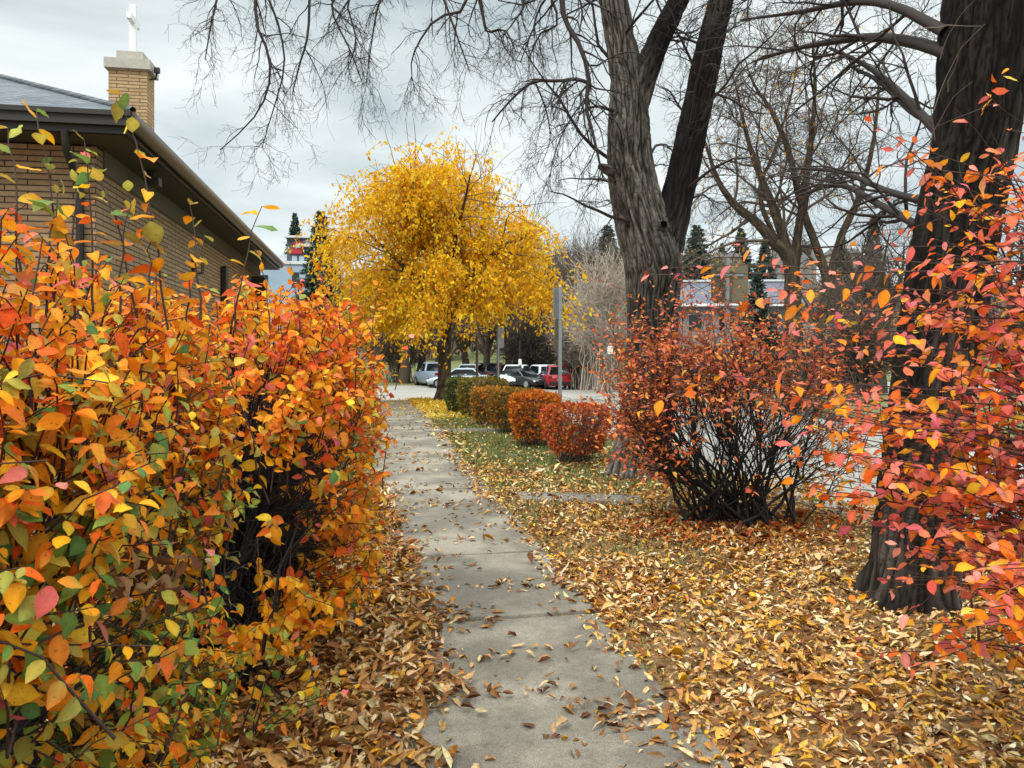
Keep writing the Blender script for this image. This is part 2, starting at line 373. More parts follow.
# right verge, thick close by and thinning with distance
n = 56000; s = RNG.uniform(1.12, 4.9, n); t = 1.2+RNG.uniform(0, 1, n)**1.05*9.6
edge = np.interp(t, [0, 4, 6.5, 9, 11], [1.30, 1.24, 1.2, 1.1, 1.08])+.2*noisemask(np.zeros(n), t, 1.6)+RNG.normal(0, .05, n)
nm = noisemask(s, t, 1.1, 3.1); dens = np.interp(t, [0, 5.2, 7.0, 8.5, 11], [.86, .8, .52, .3, .18])+nm*.75
k = (s > edge) & (RNG.random(n) < dens)
litter(mb, s[k], t[k], np.abs(RNG.normal(.012, .012, k.sum()))+.004, TAN, TW, 'md', .05, .3)
n = 8500; s = RNG.uniform(1.08, 4.4, n); t = RNG.uniform(8, 25, n); nm = noisemask(s, t, .9, 5.1)
dens = np.interp(t, [8, 11, 16, 25], [.5, .42, .3, .2])+nm*.4+np.where(s < 1.7, .6, 0)*np.interp(t, [8, 14, 20], [1, .9, .1]); k = RNG.random(n) < dens
litter(mb, s[k], t[k], np.abs(RNG.normal(.02, .012, k.sum()))+.012, TAN+['#d8cf8e'], TW+[16], 'lo', .075)
n = 3500; s = RNG.uniform(-4, -.05, n); t = RNG.uniform(8, 28, n); litter(mb, s, t, RNG.uniform(.015, .04, n), TAN, TW, 'lo', .075)
obj_l = struct('leaf_litter', mb, M['litter'], 'stuff')
mb = MB()
BRN = ['#be8c54', '#a87440', '#84562f', '#cca268', '#dcbc8a', '#d69a48', '#e8cc9e', '#b47448', '#dc9a34']; BW = [9, 10, 8, 8, 8, 5, 5, 5, 3]
n = 34000; s = RNG.uniform(-1.3, .6, n); t = 1.6+RNG.uniform(0, 1, n)**1.2*8.5
edge = np.interp(t, [1, 2.9, 4.2, 5.2, 6.5, 9, 11], [.16, .2, .36, .34, .18, .1, .06])+.14*noisemask(np.ones(n)*7, t, 2.2)+RNG.normal(0, .07, n)
k = (s < edge); litter(mb, s[k], t[k], np.abs(RNG.normal(.014, .012, k.sum()))+.02, BRN, BW, 'md', .058)
struct('leaf_litter', mb, M['litter'], 'stuff')
mb = MB()
n = 17000; s = RNG.uniform(.05, 1.3, n); t = 1.5+RNG.uniform(0, 1, n)**1.4*22; nm = noisemask(s*.8, t*2.2, 1.5, 9.3)
jd = np.abs(((t-.1)/1.45+.5) % 1-.5)*1.45
dens = np.interp(t, [1, 3, 5.5, 8, 12, 24], [.17, .17, .12, .07, .05, .03])*np.clip(.9+5.5*nm, .1, 5)+np.where(jd < .06, .10, 0)*(t < 9)+np.where(s < .45, .16, 0)*np.interp(t, [2, 4.5, 6, 8], [.8, 1, .5, 0])*np.clip(.5+2*nm, 0, 2)
k = RNG.random(n) < dens; litter(mb, s[k], t[k], np.abs(RNG.normal(.006, .006, k.sum()))+.021, ['#b48a5c', '#8a5f3c', '#c9a878', '#6b4a32', '#a0703e', '#d8b88c', '#cf9a3c'], [8, 8, 7, 6, 6, 4, 3], 'md', .056, .2)
struct('leaf_litter', mb, M['litter'], 'stuff')
mb = MB()   # golden carpet under the yellow tree
n = 17000; r = np.sqrt(RNG.random(n))*5.2; a = RNG.uniform(0, 2*np.pi, n); c0 = np.array(st(-2.34, 26.3)); s = c0[0]-.6+r*np.cos(a); t = c0[1]-1.5+r*np.sin(a)*1.25
k = (t < 29.2) & (s < 4.3) & ~((s > .05) & (s < 1.25) & (RNG.random(n) < .9)); litter(mb, s[k], t[k], RNG.uniform(.03, .06, k.sum()), ['#f2c840', '#e8b830', '#f7dc70', '#d8a02c'], None, 'lo', .085, .3)
n = 9000; s = RNG.uniform(1.22, 4.2, n); t = RNG.uniform(20.3, 29.2, n); k = RNG.random(n) < np.interp(t, [20.3, 22.5, 24], [.05, .6, 1]); litter(mb, s[k], t[k], RNG.uniform(.03, .06, k.sum()), ['#f2c840', '#e8b830', '#f7dc70', '#d8a02c'], None, 'lo', .085, .3)
struct('leaf_carpet', mb, M['gold'], 'stuff')
mb = MB()   # red-brown leaves dropped under the middle shrub
n = 800; c0 = st(2.05, 6.9); r = np.sqrt(RNG.random(n))*.95; a = RNG.uniform(0, 2*np.pi, n)
litter(mb, c0[0]+r*np.cos(a)*1.15, c0[1]+r*np.sin(a)*.8, RNG.uniform(.02, .05, n), ['#a84a24', '#b8602c', '#7a3a20', '#c9803c'], None, 'md', .055)
struct('leaf_litter', mb, M['litter'], 'stuff')
# grass
mb = MB(); n = 165000; s = RNG.uniform(1.3, 4.36, n); t = 2.2+RNG.random(n)**.75*26; s[:45000] = RNG.uniform(-4., -.02, 45000); t[:45000] = RNG.uniform(6.5, 29, 45000)
nm = noisemask(s[::1], t, 1.1, 3.1); dens = np.interp(t, [2, 5, 6.5, 8.5, 10], [.22, .3, .45, .8, 1])-nm*.9
k = RNG.random(n) < dens; s, t = s[k], t[k]; n = len(s); P = W(s, t, gz(t)); a = RNG.uniform(0, 2*np.pi, n)
D = np.c_[np.cos(a)*.55, np.sin(a)*.55, np.ones(n)]; D = nz(D); side = np.c_[-np.sin(a), np.cos(a), np.zeros(n)]; h = RNG.uniform(.025, .06, n)*np.interp(t, [2, 28], [.9, 1.3]); wd = RNG.uniform(.004, .008, n)*np.interp(t, [2, 8, 28], [.8, 1.2, 3])
V = np.stack([P-side*wd[:, None], P+side*wd[:, None], P+D*h[:, None]], 1); c = pick(['#626a38', '#737a44', '#535c30', '#928e5c', '#82864e'], n)
mb.add(V.reshape(-1, 3), tris=np.arange(3*n).reshape(-1, 3), col=np.repeat(c, 3, 0)); struct('grass', mb, M['grass'], 'stuff')

# ================================================================== SHRUBS
def shoot_leaves(mb, P, spacing, f0, L, Wf, palfn, droop=.25, det='hi', lat=.8, along=.5, upn=.6, keep=1.0, ctr=None):
    """alternate leaves along shoots P (N,K,3)"""
    N, K, _ = P.shape; ln = np.linalg.norm(np.diff(P, axis=1), axis=-1).sum(1)
    oP, oD, oN, oi, of = [], [], [], [], []
    for i in range(N):
        m = max(2, int(ln[i]*(1-f0)/spacing)); f = np.linspace(f0, 1, m)+RNG.normal(0, .01, m); f = np.clip(f, 0, 1); f = f[RNG.random(m) < keep]
        if len(f) == 0: continue
        x = f*(K-1); j = np.minimum(x.astype(int), K-2); w = (x-j)[:, None]; pos = P[i, j]*(1-w)+P[i, j+1]*w; T = nz(P[i, j+1]-P[i, j])
        A = nz(np.cross(T, np.array([.2, .1, 1.])+RNG.normal(0, .25, 3))); sg = np.where(np.arange(len(f)) % 2 == 0, 1, -1)[:, None]
        oP.append(pos); oD.append(T*along+A*sg*lat+RNG.normal(0, .28, (len(f), 3))-np.array([0, 0, droop])); oN.append(np.tile([0, 0, upn], (len(f), 1))+np.cross(A, T)*.2+RNG.normal(0, .38, (len(f), 3))+(0 if ctr is None else .75*nz(pos-ctr)))
        oi += [i]*len(f); of.append(f)
    Pp = np.concatenate(oP); n = len(Pp); cA, cB = palfn(Pp, np.concatenate(of), np.array(oi))
    Ls = L*np.clip(RNG.lognormal(0, .27, n), .45, 1.4)*(1.05-.3*np.concatenate(of)**3); leaves(mb, Pp, np.concatenate(oD), np.concatenate(oN), Ls, Ls*Wf*RNG.uniform(.72, 1.2, n), cA, cB, RNG.normal(.14, .14, n), RNG.normal(.25, .28, n), det)
    return Pp
def bez(A, B, K, up, wob):
    n = len(A); C = A+(B-A)*np.array([.3, .3, .62])+np.array([0, 0, up]); t = np.linspace(0, 1, K)[None, :, None]
    P = (1-t)**2*A[:, None]+2*t*(1-t)*C[:, None]+t**2*B[:, None]; w = RNG.normal(0, wob, P.shape); w[:, 0] = 0; w[:, -1] = 0; return P+w
def spheres(mb, P, R):
    ico = [(0, 0, 1), (.894, 0, .447), (.276, .851, .447), (-.724, .526, .447), (-.724, -.526, .447), (.276, -.851, .447), (.724, .526, -.447), (-.276, .851, -.447), (-.894, 0, -.447), (-.276, -.851, -.447), (.724, -.526, -.447), (0, 0, -1)]
    fc = [(0, 1, 2), (0, 2, 3), (0, 3, 4), (0, 4, 5), (0, 5, 1), (1, 6, 2), (2, 7, 3), (3, 8, 4), (4, 9, 5), (5, 10, 1), (6, 7, 2), (7, 8, 3), (8, 9, 4), (9, 10, 5), (10, 6, 1), (11, 7, 6), (11, 8, 7), (11, 9, 8), (11, 10, 9), (11, 6, 10)]
    n = len(P); V = P[:, None]+np.array(ico)[None]*np.asarray(R).reshape(-1, 1, 1); mb.add(V.reshape(-1, 3), tris=(np.array(fc)[None]+(np.arange(n)*12)[:, None, None]).reshape(-1, 3))

def berry_parts(root, pos):
    ms = []
    for q in range(3):
        bb = MB(); spheres(bb, np.array([[0, 0, 0], [.009, .004, -.004], [-.005, .008, -.008]])[:1+q]+RNG.normal(0, .001, (1+q, 3)), RNG.uniform(.0042, .0056, 1+q)); me = bb.mesh('berry_cluster', True); me.materials.append(M['berry']); ms.append(me)
    for i, p in enumerate(pos): o = link('berry_cluster', ms[i % 3], None, root); o.location = tuple(p)

ORG = ['#f0841c', '#f59a22', '#e8691f', '#f5a828', '#de5a22', '#ee8c34']; YEL = ['#f7b428', '#f0a01c', '#f8c63c', '#ee9220', '#e0a02c']
GRN = ['#7f9a44', '#6b8c42', '#93a64a', '#5a8044', '#a2aa4c', '#689050']; PNK = ['#e67a68', '#dc665a', '#ec9282', '#e6744e', '#d46a70']
OLV = ['#b5a548', '#a39a4a', '#c9b04a']
def mixpal(n, wts):
    pals = [ORG, YEL, GRN, PNK, OLV]; w = np.array(wts, float); w = w/w.sum(1, keepdims=True); cum = w.cumsum(1); r = RNG.random((n, 1)); ci = np.minimum((r > cum).sum(1), 4)
    out = np.empty((n, 3))
    for q, p in enumerate(pals):
        kk = ci == q
        if kk.any(): out[kk] = pick(p, kk.sum())
    return out

def hedge_bush(name, label, c, rad, nshoot, palfn, mask, leafL, nstem, tops, seed, low=-.55, berries=80, pw=.75, spacing=.022):
    """c=(s,t,zc) ; rad = radii across, along, up"""
    global RNG
    RNG = np.random.default_rng(seed)
    root = thing(name, label, 'shrub', tuple(W(c[0], c[1], 0)), 0)
    base0 = np.array(root.location)
    n = nshoot*3; d = nz(RNG.normal(size=(n, 3))); d = d[d[:, 2] > low]
    q = np.sign(d)*np.abs(d)**pw; bump = 1+.10*noise3(d*1.0, 2.2, seed*.37)+.05*noise3(d, 5.0, seed*.7)
    s = c[0]+q[:, 0]*rad[0]*bump; t = c[1]+q[:, 1]*rad[1]*bump; z = c[2]+q[:, 2]*rad[2]*bump
    k = (z > .05) & mask(s, t, z); s, t, z, d = s[k][:nshoot], t[k][:nshoot], z[k][:nshoot], d[k][:nshoot]; n = len(s)
    tip = W(s, t, z)+RNG.normal(0, .03, (n, 3)); dw = np.c_[d[:, 0]*Nn[0]+d[:, 1]*E[0], d[:, 0]*Nn[1]+d[:, 1]*E[1], d[:, 2]]
    Ls = RNG.uniform(.25, .5, n)
    st0 = tip-nz(dw*.75+np.array([0, 0, .55])+RNG.normal(0, .3, (n, 3)))*Ls[:, None]
    st0[:, 2] = np.maximum(st0[:, 2], .06)
    P = bez(st0, tip, 5, -.02, .008); P[:, -1, 2] -= .03
    tw = MB(); tubes(tw, P, np.linspace(.0032, .0012, 5)[None], 4)
    lf = MB(); pts = shoot_leaves(lf, P, spacing, .18, leafL, .64, palfn, .6, upn=.4, ctr=W(c[0]-.1, c[1], c[2]*.8))
    if name and rad[0] < .735 and tops:      # a second, inner layer of leafy shoots low on the side
        kk = RNG.random(n) < np.where(z < 1.3, .55, .1); P2 = P[kk]-dw[kk][:, None]*RNG.uniform(.06, .2, (kk.sum(), 1, 1)); tubes(tw, P2, np.linspace(.0032, .0012, 5)[None], 4); shoot_leaves(lf, P2, spacing*1.1, .1, leafL, .64, palfn, .6, upn=.4, ctr=W(c[0]-.1, c[1], c[2]*.8))
    if tops and rad[0] < .735:
        m_ = 45; pc = px(132, 570, 1.62)+RNG.normal(0, 1, (m_, 3))*np.array([.055, .05, .035]); cc = pick(['#b8906a', '#8a5f44', '#6d4632', '#d0ae86'], m_); leaves(lf, pc, RNG.normal(0, 1, (m_, 3))-np.array([0, 0, .5]), RNG.normal(0, 1, (m_, 3)), .045, .02, cc, cc*.8, .5, .6, 'hi')
    if tops:
        for (u, v, u2, v2, dd, lg) in tops:
            A = px(u, v, dd); B = px(u2, v2, dd*1.03); Q = bez(A[None], B[None], 8, .0, .0035); tubes(tw, Q, np.linspace(.0032, .0011, 8)[None], 5)
            shoot_leaves(lf, Q, .034, .12, lg, .6, lambda p, f, i: palfn(p, f, i, True), .1, 'hi', .9, .25, .8)
    stem = MB(); ns_ = nstem; kk = RNG.integers(0, n, ns_); b = W(c[0]+RNG.normal(0, rad[0]*.18, ns_)-.1, c[1]+RNG.normal(0, rad[1]*.3, ns_), -.01)
    B = st0[kk]+RNG.normal(0, .05, (ns_, 3)); S = bez(b, B, 8, .1, .012); tubes(stem, S, np.linspace(.009, .0025, 8)[None]*RNG.uniform(.6, 1.3, (ns_, 1)), 5)
    S2, D2, L2, R2 = spawn(S, np.full((ns_, 8), .003), 5, .2, .8, 20, 70, .2); G = grow(S2, D2, L2, 5, .25, .05); tubes(stem, G, np.linspace(.003, .001, 5)[None], 3)
    S3, D3, L3, R3 = spawn(G, np.full((len(G), 5), .002), 2, .3, 1, 20, 70, .5); G3 = grow(S3, D3, L3, 4, .25, 0); tubes(stem, G3, np.linspace(.0018, .0009, 4)[None], 3)
    for part in (tw, lf, stem):
        for v in part.V: v -= base0
    obj('stems', stem, M['twigblack'], root); obj('shoots', tw, M['twigred'], root); obj('leaves', lf, M['leaf'], root, True)
    if berries:
        berry_parts(root, pts[RNG.integers(0, len(pts), min(60, berries//3))]+RNG.normal(0, .01, (min(60, berries//3), 3))-base0)
    return root

def pal_near(P, f, i, top=False):
    n = len(P); z = P[:, 2]; nm = noise3(P, 2.4, 4.0)
    if top: w = np.c_[np.full(n, 5.)*(1.15-f), np.full(n, 3.), np.clip(f*1.3-.4, 0, 1)*6, np.full(n, .3), np.clip(f, 0, 1)*5]
    else:
        hi = np.clip((z-1.0)/.6, 0, 1); lo = 1-hi
        w = np.c_[2.0+4*hi+1.0*nm, 2.6+1.6*lo, np.clip(.5+3.6*lo+4*nm*(lo+.25), .12, 9), .25+.8*hi*(nm < 0), .6+.9*lo]
        w = np.maximum(w, .02)
    cA = mixpal(n, w); cB = np.where(RNG.random((n, 1)) < .45, mixpal(n, w), cA*RNG.uniform(.75, 1.1, (n, 1))); return cA, cB
def pal_far(P, f, i, top=False):
    n = len(P); z = P[:, 2]; nm = noise3(P, 2.6, 8.0)
    hi = np.clip((z-1.1)/.4, 0, 1); mid = np.exp(-((z-1.0)/.3)**2)
    w = np.maximum(np.c_[3.4+3.5*hi, 1.9+5*np.clip(1.1-z, 0, 1), .15+.35*np.clip(1-z, 0, 1)+np.clip(nm, 0, 1)*.5, .35+1.2*mid*(nm > .05)+.6*hi, .5+.3*f], .02)
    cA = mixpal(n, w); cB = np.where(RNG.random((n, 1)) < .45, mixpal(n, w), cA*RNG.uniform(.75, 1.1, (n, 1))); return cA, cB

tops_near = [(168, 330, 118, 92, 1.95, .062), (62, 320, 36, 108, 1.75, .06), (95, 330, 84, 140, 1.8, .058), (140, 330, 90, 158, 1.9, .055), (20, 300, 8, 128, 1.7, .06), (200, 320, 190, 205, 2.0, .055), (235, 330, 262, 206, 2.1, .05), (120, 320, 128, 190, 1.85, .055), (45, 330, 60, 180, 1.7, .055), (70, 300, 78, 160, 2.1, .05), (185, 330, 205, 235, 2.1, .05), (150, 320, 150, 230, 1.9, .055)]
hedge_bush('cotoneaster_bush', 'big dense cotoneaster bush of orange, yellow and green leaves with tall leafy shoots on top', (-1.12, 2.02, .92), (.73, .82, .93), 1180, pal_near,
    lambda s, t, z: (s > -1.6) & ((s > -1.0) | (RNG.random(len(s)) < .45)) & ((z < 1.45) | (RNG.random(len(s)) < .75)), .043, 170, tops_near, 21, -.9, 150, .58)
tops_near += [(u_+RNG.normal(0, 12), 330, u_, v_, d_, .052) for u_, v_, d_ in zip(RNG.uniform(0, 235, 26), RNG.uniform(205, 262, 26), RNG.uniform(1.75, 2.5, 26))]
tops_far = [(300, 330, 290, 262, 3.4, .055), (322, 330, 330, 268, 3.6, .05), (350, 330, 352, 276, 4.0, .05), (372, 340, 378, 285, 4.2, .05), (270, 330, 258, 250, 3.2, .055), (395, 390, 428, 320, 4.6, .05), (340, 330, 310, 258, 3.5, .05), (360, 340, 385, 300, 4.3, .05)]
def mask_far(s, t, z):
    # the face turned to the near bush is bare and stemmy
    bare = (t < 4.5) & (z < 1.36) & (z > .5) & (s < -.02)
    return ~(bare & (RNG.random(len(s)) < .93)) & (s > -1.3)
hedge_bush('cotoneaster_bush', 'orange cotoneaster bush with a bare black stemmy face leaning over the concrete path', (-.70, 4.15, 1.03), (.76, 1.1, .88), 760, pal_far,
    mask_far, .051, 420, tops_far, 33, -.8, 150)
hedge_bush('cotoneaster_bush', 'low orange cotoneaster bush at the far end of the path-side hedge, before the yellow tree', (-.95, 6.4, .85), (.62, 1.1, .75), 330, pal_far,
    lambda s, t, z: s > -1.4, .06, 120, [], 35, -.5, 0)
# small leafy sucker at the foot of the hedge
RNG = np.random.default_rng(50)
def sucker(name, label, base, tips, L, pal, n_stem=6):
    root = thing(name, label, 'plant', tuple(base)); tw, lf = MB(), MB(); b = np.array(base)
    A = np.zeros((len(tips), 3))+RNG.normal(0, .03, (len(tips), 3))*np.array([1, 1, 0]); B = np.array(tips)-b; P = bez(A, B, 6, .02, .006)
    tubes(tw, P, np.linspace(.0035, .0012, 6)[None], 4); shoot_leaves(lf, P, .03, .3, L, .58, pal, .15)
    obj('stems', tw, M['twigred'], root); obj('leaves', lf, M['leaf'], root, True); return root
def pal_green(P, f, i):
    n = len(P); w = np.tile([.6, 1.6, 4., .1, 1.5], (n, 1)); return mixpal(n, w), mixpal(n, w)
b0 = gpx(250, 745)
sucker('cotoneaster_sucker', 'small green and yellow leafed sucker sprawling over fallen leaves by the path', b0, [px(u, v, 2.9+.2*RNG.random()) for u, v in [(340, 675), (310, 650), (330, 700), (285, 640), (300, 720), (265, 660), (355, 688), (280, 690)]], .05, pal_green)

# ---- pink and orange shrub on the right
def right_shrub():
    global RNG
    RNG = np.random.default_rng(61)
    base = np.array([2.05, 2.55, 0.0]); root = thing('rose_leaved_bush', 'pink and orange leaved bush arching over the foot of the thick dark trunk', 'shrub', tuple(base))
    tips = []
    exp = [(668, 268), (700, 308), (640, 275), (735, 392), (748, 300), (790, 420), (800, 350), (830, 480), (868, 122), (880, 165), (905, 140), (955, 108), (985, 92), (850, 245), (820, 262), (870, 560), (826, 600), (862, 655), (910, 668), (940, 640), (790, 330), (845, 400), (835, 315), (700, 375), (985, 150), (1010, 130), (905, 210), (930, 180), (778, 290), (815, 430), (880, 470), (770, 398)]
    for u, v in exp: tips.append(px(u, v, RNG.uniform(2.2, 2.75)))
    sparse = len(tips)
    for _ in range(135):
        u = 1100-215*RNG.random()**.7; lo = np.interp(u, [850, 900, 950, 1024], [300, 200, 170, 140]); v = RNG.uniform(lo, 640 if u > 930 else 560); tips.append(px(u, v, RNG.uniform(2.1, 3.0)))
    for _ in range(34):
        u = RNG.uniform(780, 900); v = RNG.uniform(330, 500)+(u-780)*.5*RNG.random(); tips.append(px(u, v, RNG.uniform(2.1, 2.6)))
    for _ in range(26):
        u = RNG.uniform(960, 1080); v = RNG.uniform(560, 650); tips.append(px(u, v, RNG.uniform(1.75, 2.1)))
    for _ in range(50):
        u = RNG.uniform(870, 1090); v = RNG.uniform(240, 640); tips.append(px(u, v, RNG.uniform(2.2, 2.6)))
    tips = np.array(tips); n = len(tips)
    hub = np.stack([np.array([base[0]+RNG.normal(0.05, .16), base[1]+RNG.normal(0, .2), z]) for z in np.clip(tips[:, 2]*.72+RNG.normal(0, .12, n)+.02, .12, 1.75)])
    for i in range(sparse): hub[i, 2] = np.clip(tips[i, 2]-RNG.uniform(0, .15), .2, 1.8)
    ln = np.linalg.norm(tips-hub, axis=1)
    P = bez(hub, tips, 9, .02, .010); P[:, 5:, 2] -= 0
    tw, lf, stem = MB(), MB(), MB(); tubes(tw, P, np.linspace(.0042, .0012, 9)[None], 4)
    def pal(Pp, f, i):
        m = len(Pp); nm = noise3(Pp, 3.0, 2.0); low = np.clip((1.0-Pp[:, 2])/.5, 0, 1)
        w = np.maximum(np.c_[3.0+2.4*low+nm, .6+.9*low, np.full(m, .03), 4.8-1.8*low-nm, np.full(m, .05)], .02)
        cA = mixpal(m, w); cB = np.where(RNG.random((m, 1)) < .5, mixpal(m, w), cA*RNG.uniform(.8, 1.1, (m, 1))); return cA, cB
    shoot_leaves(lf, P[:sparse], .034, .3, .05, .54, pal, .22, keep=.68)
    pts = shoot_leaves(lf, P[sparse:], 0.03, .45, .046, .6, pal, .35, keep=.8, upn=.35, ctr=base+np.array([.5, 1.2, .8]))
    ns_ = 60; kk = RNG.integers(0, n, ns_); b = np.c_[base[0]+RNG.normal(0, .14, ns_), base[1]+RNG.normal(0, .14, ns_), np.zeros(ns_)-.01]
    S = bez(b, hub[kk], 7, .05, .012); tubes(stem, S, np.linspace(.010, .004, 7)[None], 5)
    S2, D2, L2, R2 = spawn(P, np.full((n, 9), .002), 2, .3, .95, 25, 60, .25); G = grow(S2, D2, L2, 4, .15, .02); tubes(tw, G, np.linspace(.0018, .0009, 4)[None], 3)
    shoot_leaves(lf, G[RNG.random(len(G)) < .45], .035, .35, .045, .54, pal, .25, keep=.8)
    ii = RNG.integers(0, len(P), 80); jj = RNG.integers(3, 8, 80); berry_parts(root, P[ii, jj]+RNG.normal(0, .006, (80, 3))-base)
    for part in (tw, lf, stem):
        for v in part.V: v -= base
    obj('stems', stem, M['twigblack'], root); obj('shoots', tw, M['twigred'], root); obj('leaves', lf, M['leaf'], root, True)
right_shrub()

# ---- open vase-shaped shrub in the middle
def mid_shrub():
    global RNG
    RNG = np.random.default_rng(71)
    base = gpx(738, 524); root = thing('vase_shaped_bush', 'wide open bush of black bare stems fringed with small rust red leaves', 'shrub', tuple(base))
    n = 84; a = RNG.uniform(0, 2*np.pi, n); b = np.c_[np.cos(a)*RNG.uniform(.05, .6, n), np.sin(a)*RNG.uniform(.02, .28, n), np.zeros(n)]
    th = RNG.uniform(0, 1, n)**.6*np.radians(84); ph = RNG.uniform(0, 2*np.pi, n)
    R = np.c_[np.sin(th)*np.cos(ph)*1.12, np.sin(th)*np.sin(ph)*.85, .62+np.cos(th)*1.18]; R *= RNG.uniform(.86, 1.05, (n, 1)); R[:, 0] += b[:, 0]*.3; CT = b+(R-b)*np.array([.52, .52, .42])
    tq = np.linspace(0, 1, 9)[None, :, None]; S = (1-tq)**2*b[:, None]+2*tq*(1-tq)*CT[:, None]+tq**2*R[:, None]+RNG.normal(0, .018, (n, 9, 3))*np.sin(tq*3.1); S[:, :, 2] = np.maximum(S[:, :, 2], 0)
    stem = MB(); r0 = RNG.uniform(.008, .019, n); tubes(stem, S, taper(r0, 9, .22), 6)
    A = spawn(S, taper(r0, 9, .22), 8, .42, 1, 15, 50, .36); G = grow(A[0], A[1], A[2], 6, .14, .06); tubes(stem, G, taper(np.minimum(A[3], .007), 6, .35), 4)
    A2 = spawn(G, taper(np.minimum(A[3], .006), 6), 3, .35, 1, 20, 60, .5); G2 = grow(A2[0], A2[1], A2[2], 5, .2, .04); tubes(stem, G2, np.linspace(.0026, .0012, 5)[None], 3)
    # leaves near the outside only
    allP = np.concatenate([G2, ]); c = np.array([0, 0, .75]); tipd = np.linalg.norm((allP[:, -1]-c)/np.array([1.15, .95, 1.1]), axis=1)
    u = allP[:, -1, 0]; z = allP[:, -1, 2]; pr = np.clip((tipd-.5)/.38, 0, 1)*np.where(z > 1.15, 1., np.where(u < -.45, 1., np.where(u > .7, .75, .14)))
    k = RNG.random(len(allP)) < pr*1.0; lf = MB()
    def pal(P, f, i):
        m = len(P); c = pick(['#da7640', '#cc6440', '#e08a4e', '#be5a46', '#e29450', '#d07a66', '#e6a048'], m, [5, 5, 5, 4, 3, 4, 2]); return c, c*RNG.uniform(.7, 1.1, (m, 1))
    shoot_leaves(lf, allP[k], .036, .1, .05, .58, pal, .2, 'md', keep=.8)
    obj('stems', stem, M['twigblack'], root); obj('leaves', lf, M['smallleaf'], root, True)
    b1 = gpx(815, 512)
    def pal2(P, f, i):
        m = len(P); w = np.tile([.6, 2., 1.4, .1, 2.], (m, 1)); return mixpal(m, w), mixpal(m, w)
    sucker('yellowing_sucker', 'low yellow green sapling beside the foot of the vase shaped bush', b1, [px(u, v, 7.2) for u, v in [(795, 470), (830, 462), (850, 478), (815, 455), (840, 490), (800, 488), (858, 492)]], .07, pal2)
mid_shrub()

# ---- clipped hedges
def clip_hedge(label, u0, u1, v0, v1, depth, pal, wts, seed, legs=.25, leafL=.05, n=4600, pinch=.22):
    global RNG
    RNG = np.random.default_rng(seed)
    d = CAMZ*F/(v1-HY); w = (u1-u0)/F*d; h = (v1-v0)/F*d; base = np.array([((u0+u1)/2-CX)/F*d, d+depth/2, 0.0])
    s_, t_ = st(base[0], base[1]); base[2] = gz(t_)
    root = thing('clipped_hedge', label, 'hedge', tuple(base), THETA*.6, 'row of clipped hedges on the verge')
    # superellipsoid shell points, tapering to the foot
    p = RNG.uniform(-1, 1, (n*3, 3)); m = np.max(np.abs(p), 1, keepdims=True); p = p/m
    q = nz(p); q = p*.60+q*.50
    z = h*(legs+(1-legs)*(q[:, 2]+1)/2); k = p[:, 2] > -.98; q, z, p = q[k][:n], z[k][:n], p[k][:n]
    zz = np.clip(z/h, 0, 1); tp = 1-pinch*(1-zz)**1.5
    bumpn = 1+.11*noise3(q, 2.0, seed)+.05*noise3(q, 7, seed)
    P = np.c_[q[:, 0]*w/2*tp*bumpn, q[:, 1]*depth/2*tp*bumpn, z+.02*noise3(q, 3, seed+5)]
    P -= (q*np.array([w/2, depth/2, h/2]))*np.abs(RNG.normal(0, .10, (len(q), 1)))*RNG.random((len(q), 1))
    keep = RNG.random(len(P)) < np.clip(.3+zz*1.5, .25, 1); P = P[keep]; q = q[keep]; m_ = len(P)
    lf = MB(); c = pick(pal, m_, wts); nn = noise3(P, 2.2, seed); c = c*(1+.25*nn)[:, None]; D = nz(q)+RNG.normal(0, .7, (m_, 3))+np.array([0, 0, .3])
    L = leafL*RNG.lognormal(0, .25, m_); leaves(lf, P, D, q+RNG.normal(0, .6, (m_, 3)), L, L*.6, c, c*RNG.uniform(.7, 1.15, (m_, 1)), .15, .15, 'lo')
    stem = MB(); ns_ = 60; a = RNG.uniform(0, 2*np.pi, ns_); r = np.sqrt(RNG.random(ns_)); b = np.c_[np.cos(a)*r*w*.3, np.sin(a)*r*depth*.3, np.zeros(ns_)]; kk = RNG.integers(0, m_, ns_)
    S = bez(b, P[kk]*np.array([.93, .93, .97]), 6, .02, .012); tubes(stem, S, np.linspace(.008, .003, 6)[None], 4)
    A = spawn(S, np.full((ns_, 6), .003), 9, .5, 1, 20, 60, .35); G = grow(A[0], A[1], A[2], 4, .2, .05); lim = np.array([w*.5, depth*.5, h*.98]); G = np.clip(G, -lim, lim); G[:, :, 2] = np.abs(G[:, :, 2]); tubes(stem, G, np.linspace(.0035, .0015, 4)[None], 3)
    obj('stems', stem, M['browntwig'], root); obj('leaves', lf, M['smallleaf'], root)
RUST = ['#c4481f', '#b53a22', '#d4622a', '#a8322a', '#cf7a3a', '#b8503a']; ORG2 = ['#d07a20', '#c8641c', '#dc8f30', '#b8701f', '#a85a20']; OLO = ['#7d6a2c', '#94702a', '#6d6a30', '#b07a2e', '#5f5a28']; GRH = ['#4a5a2c', '#3f5228', '#5f6a30', '#6d6a34']
clip_hedge('red orange clipped hedge nearest the black stemmed bush, its feet bare', 545, 610, 409, 467, .95, ['#c8582c', '#b84c30', '#d47038', '#a8462e', '#d08444', '#c06440', '#d07a2c'], None, 81, .16, .05, 4200, .42)
clip_hedge('bright orange clipped hedge, second in the row behind the red one', 512, 560, 396, 449, .9, ORG2+['#c4521f', '#e08a2a'], None, 82, .1, .055, 4200, .25)
clip_hedge('brown and olive clipped hedge between two orange ones', 490, 545, 392, 435, .9, OLO+['#c06a24'], None, 83, .08, .055, 4200, .2)
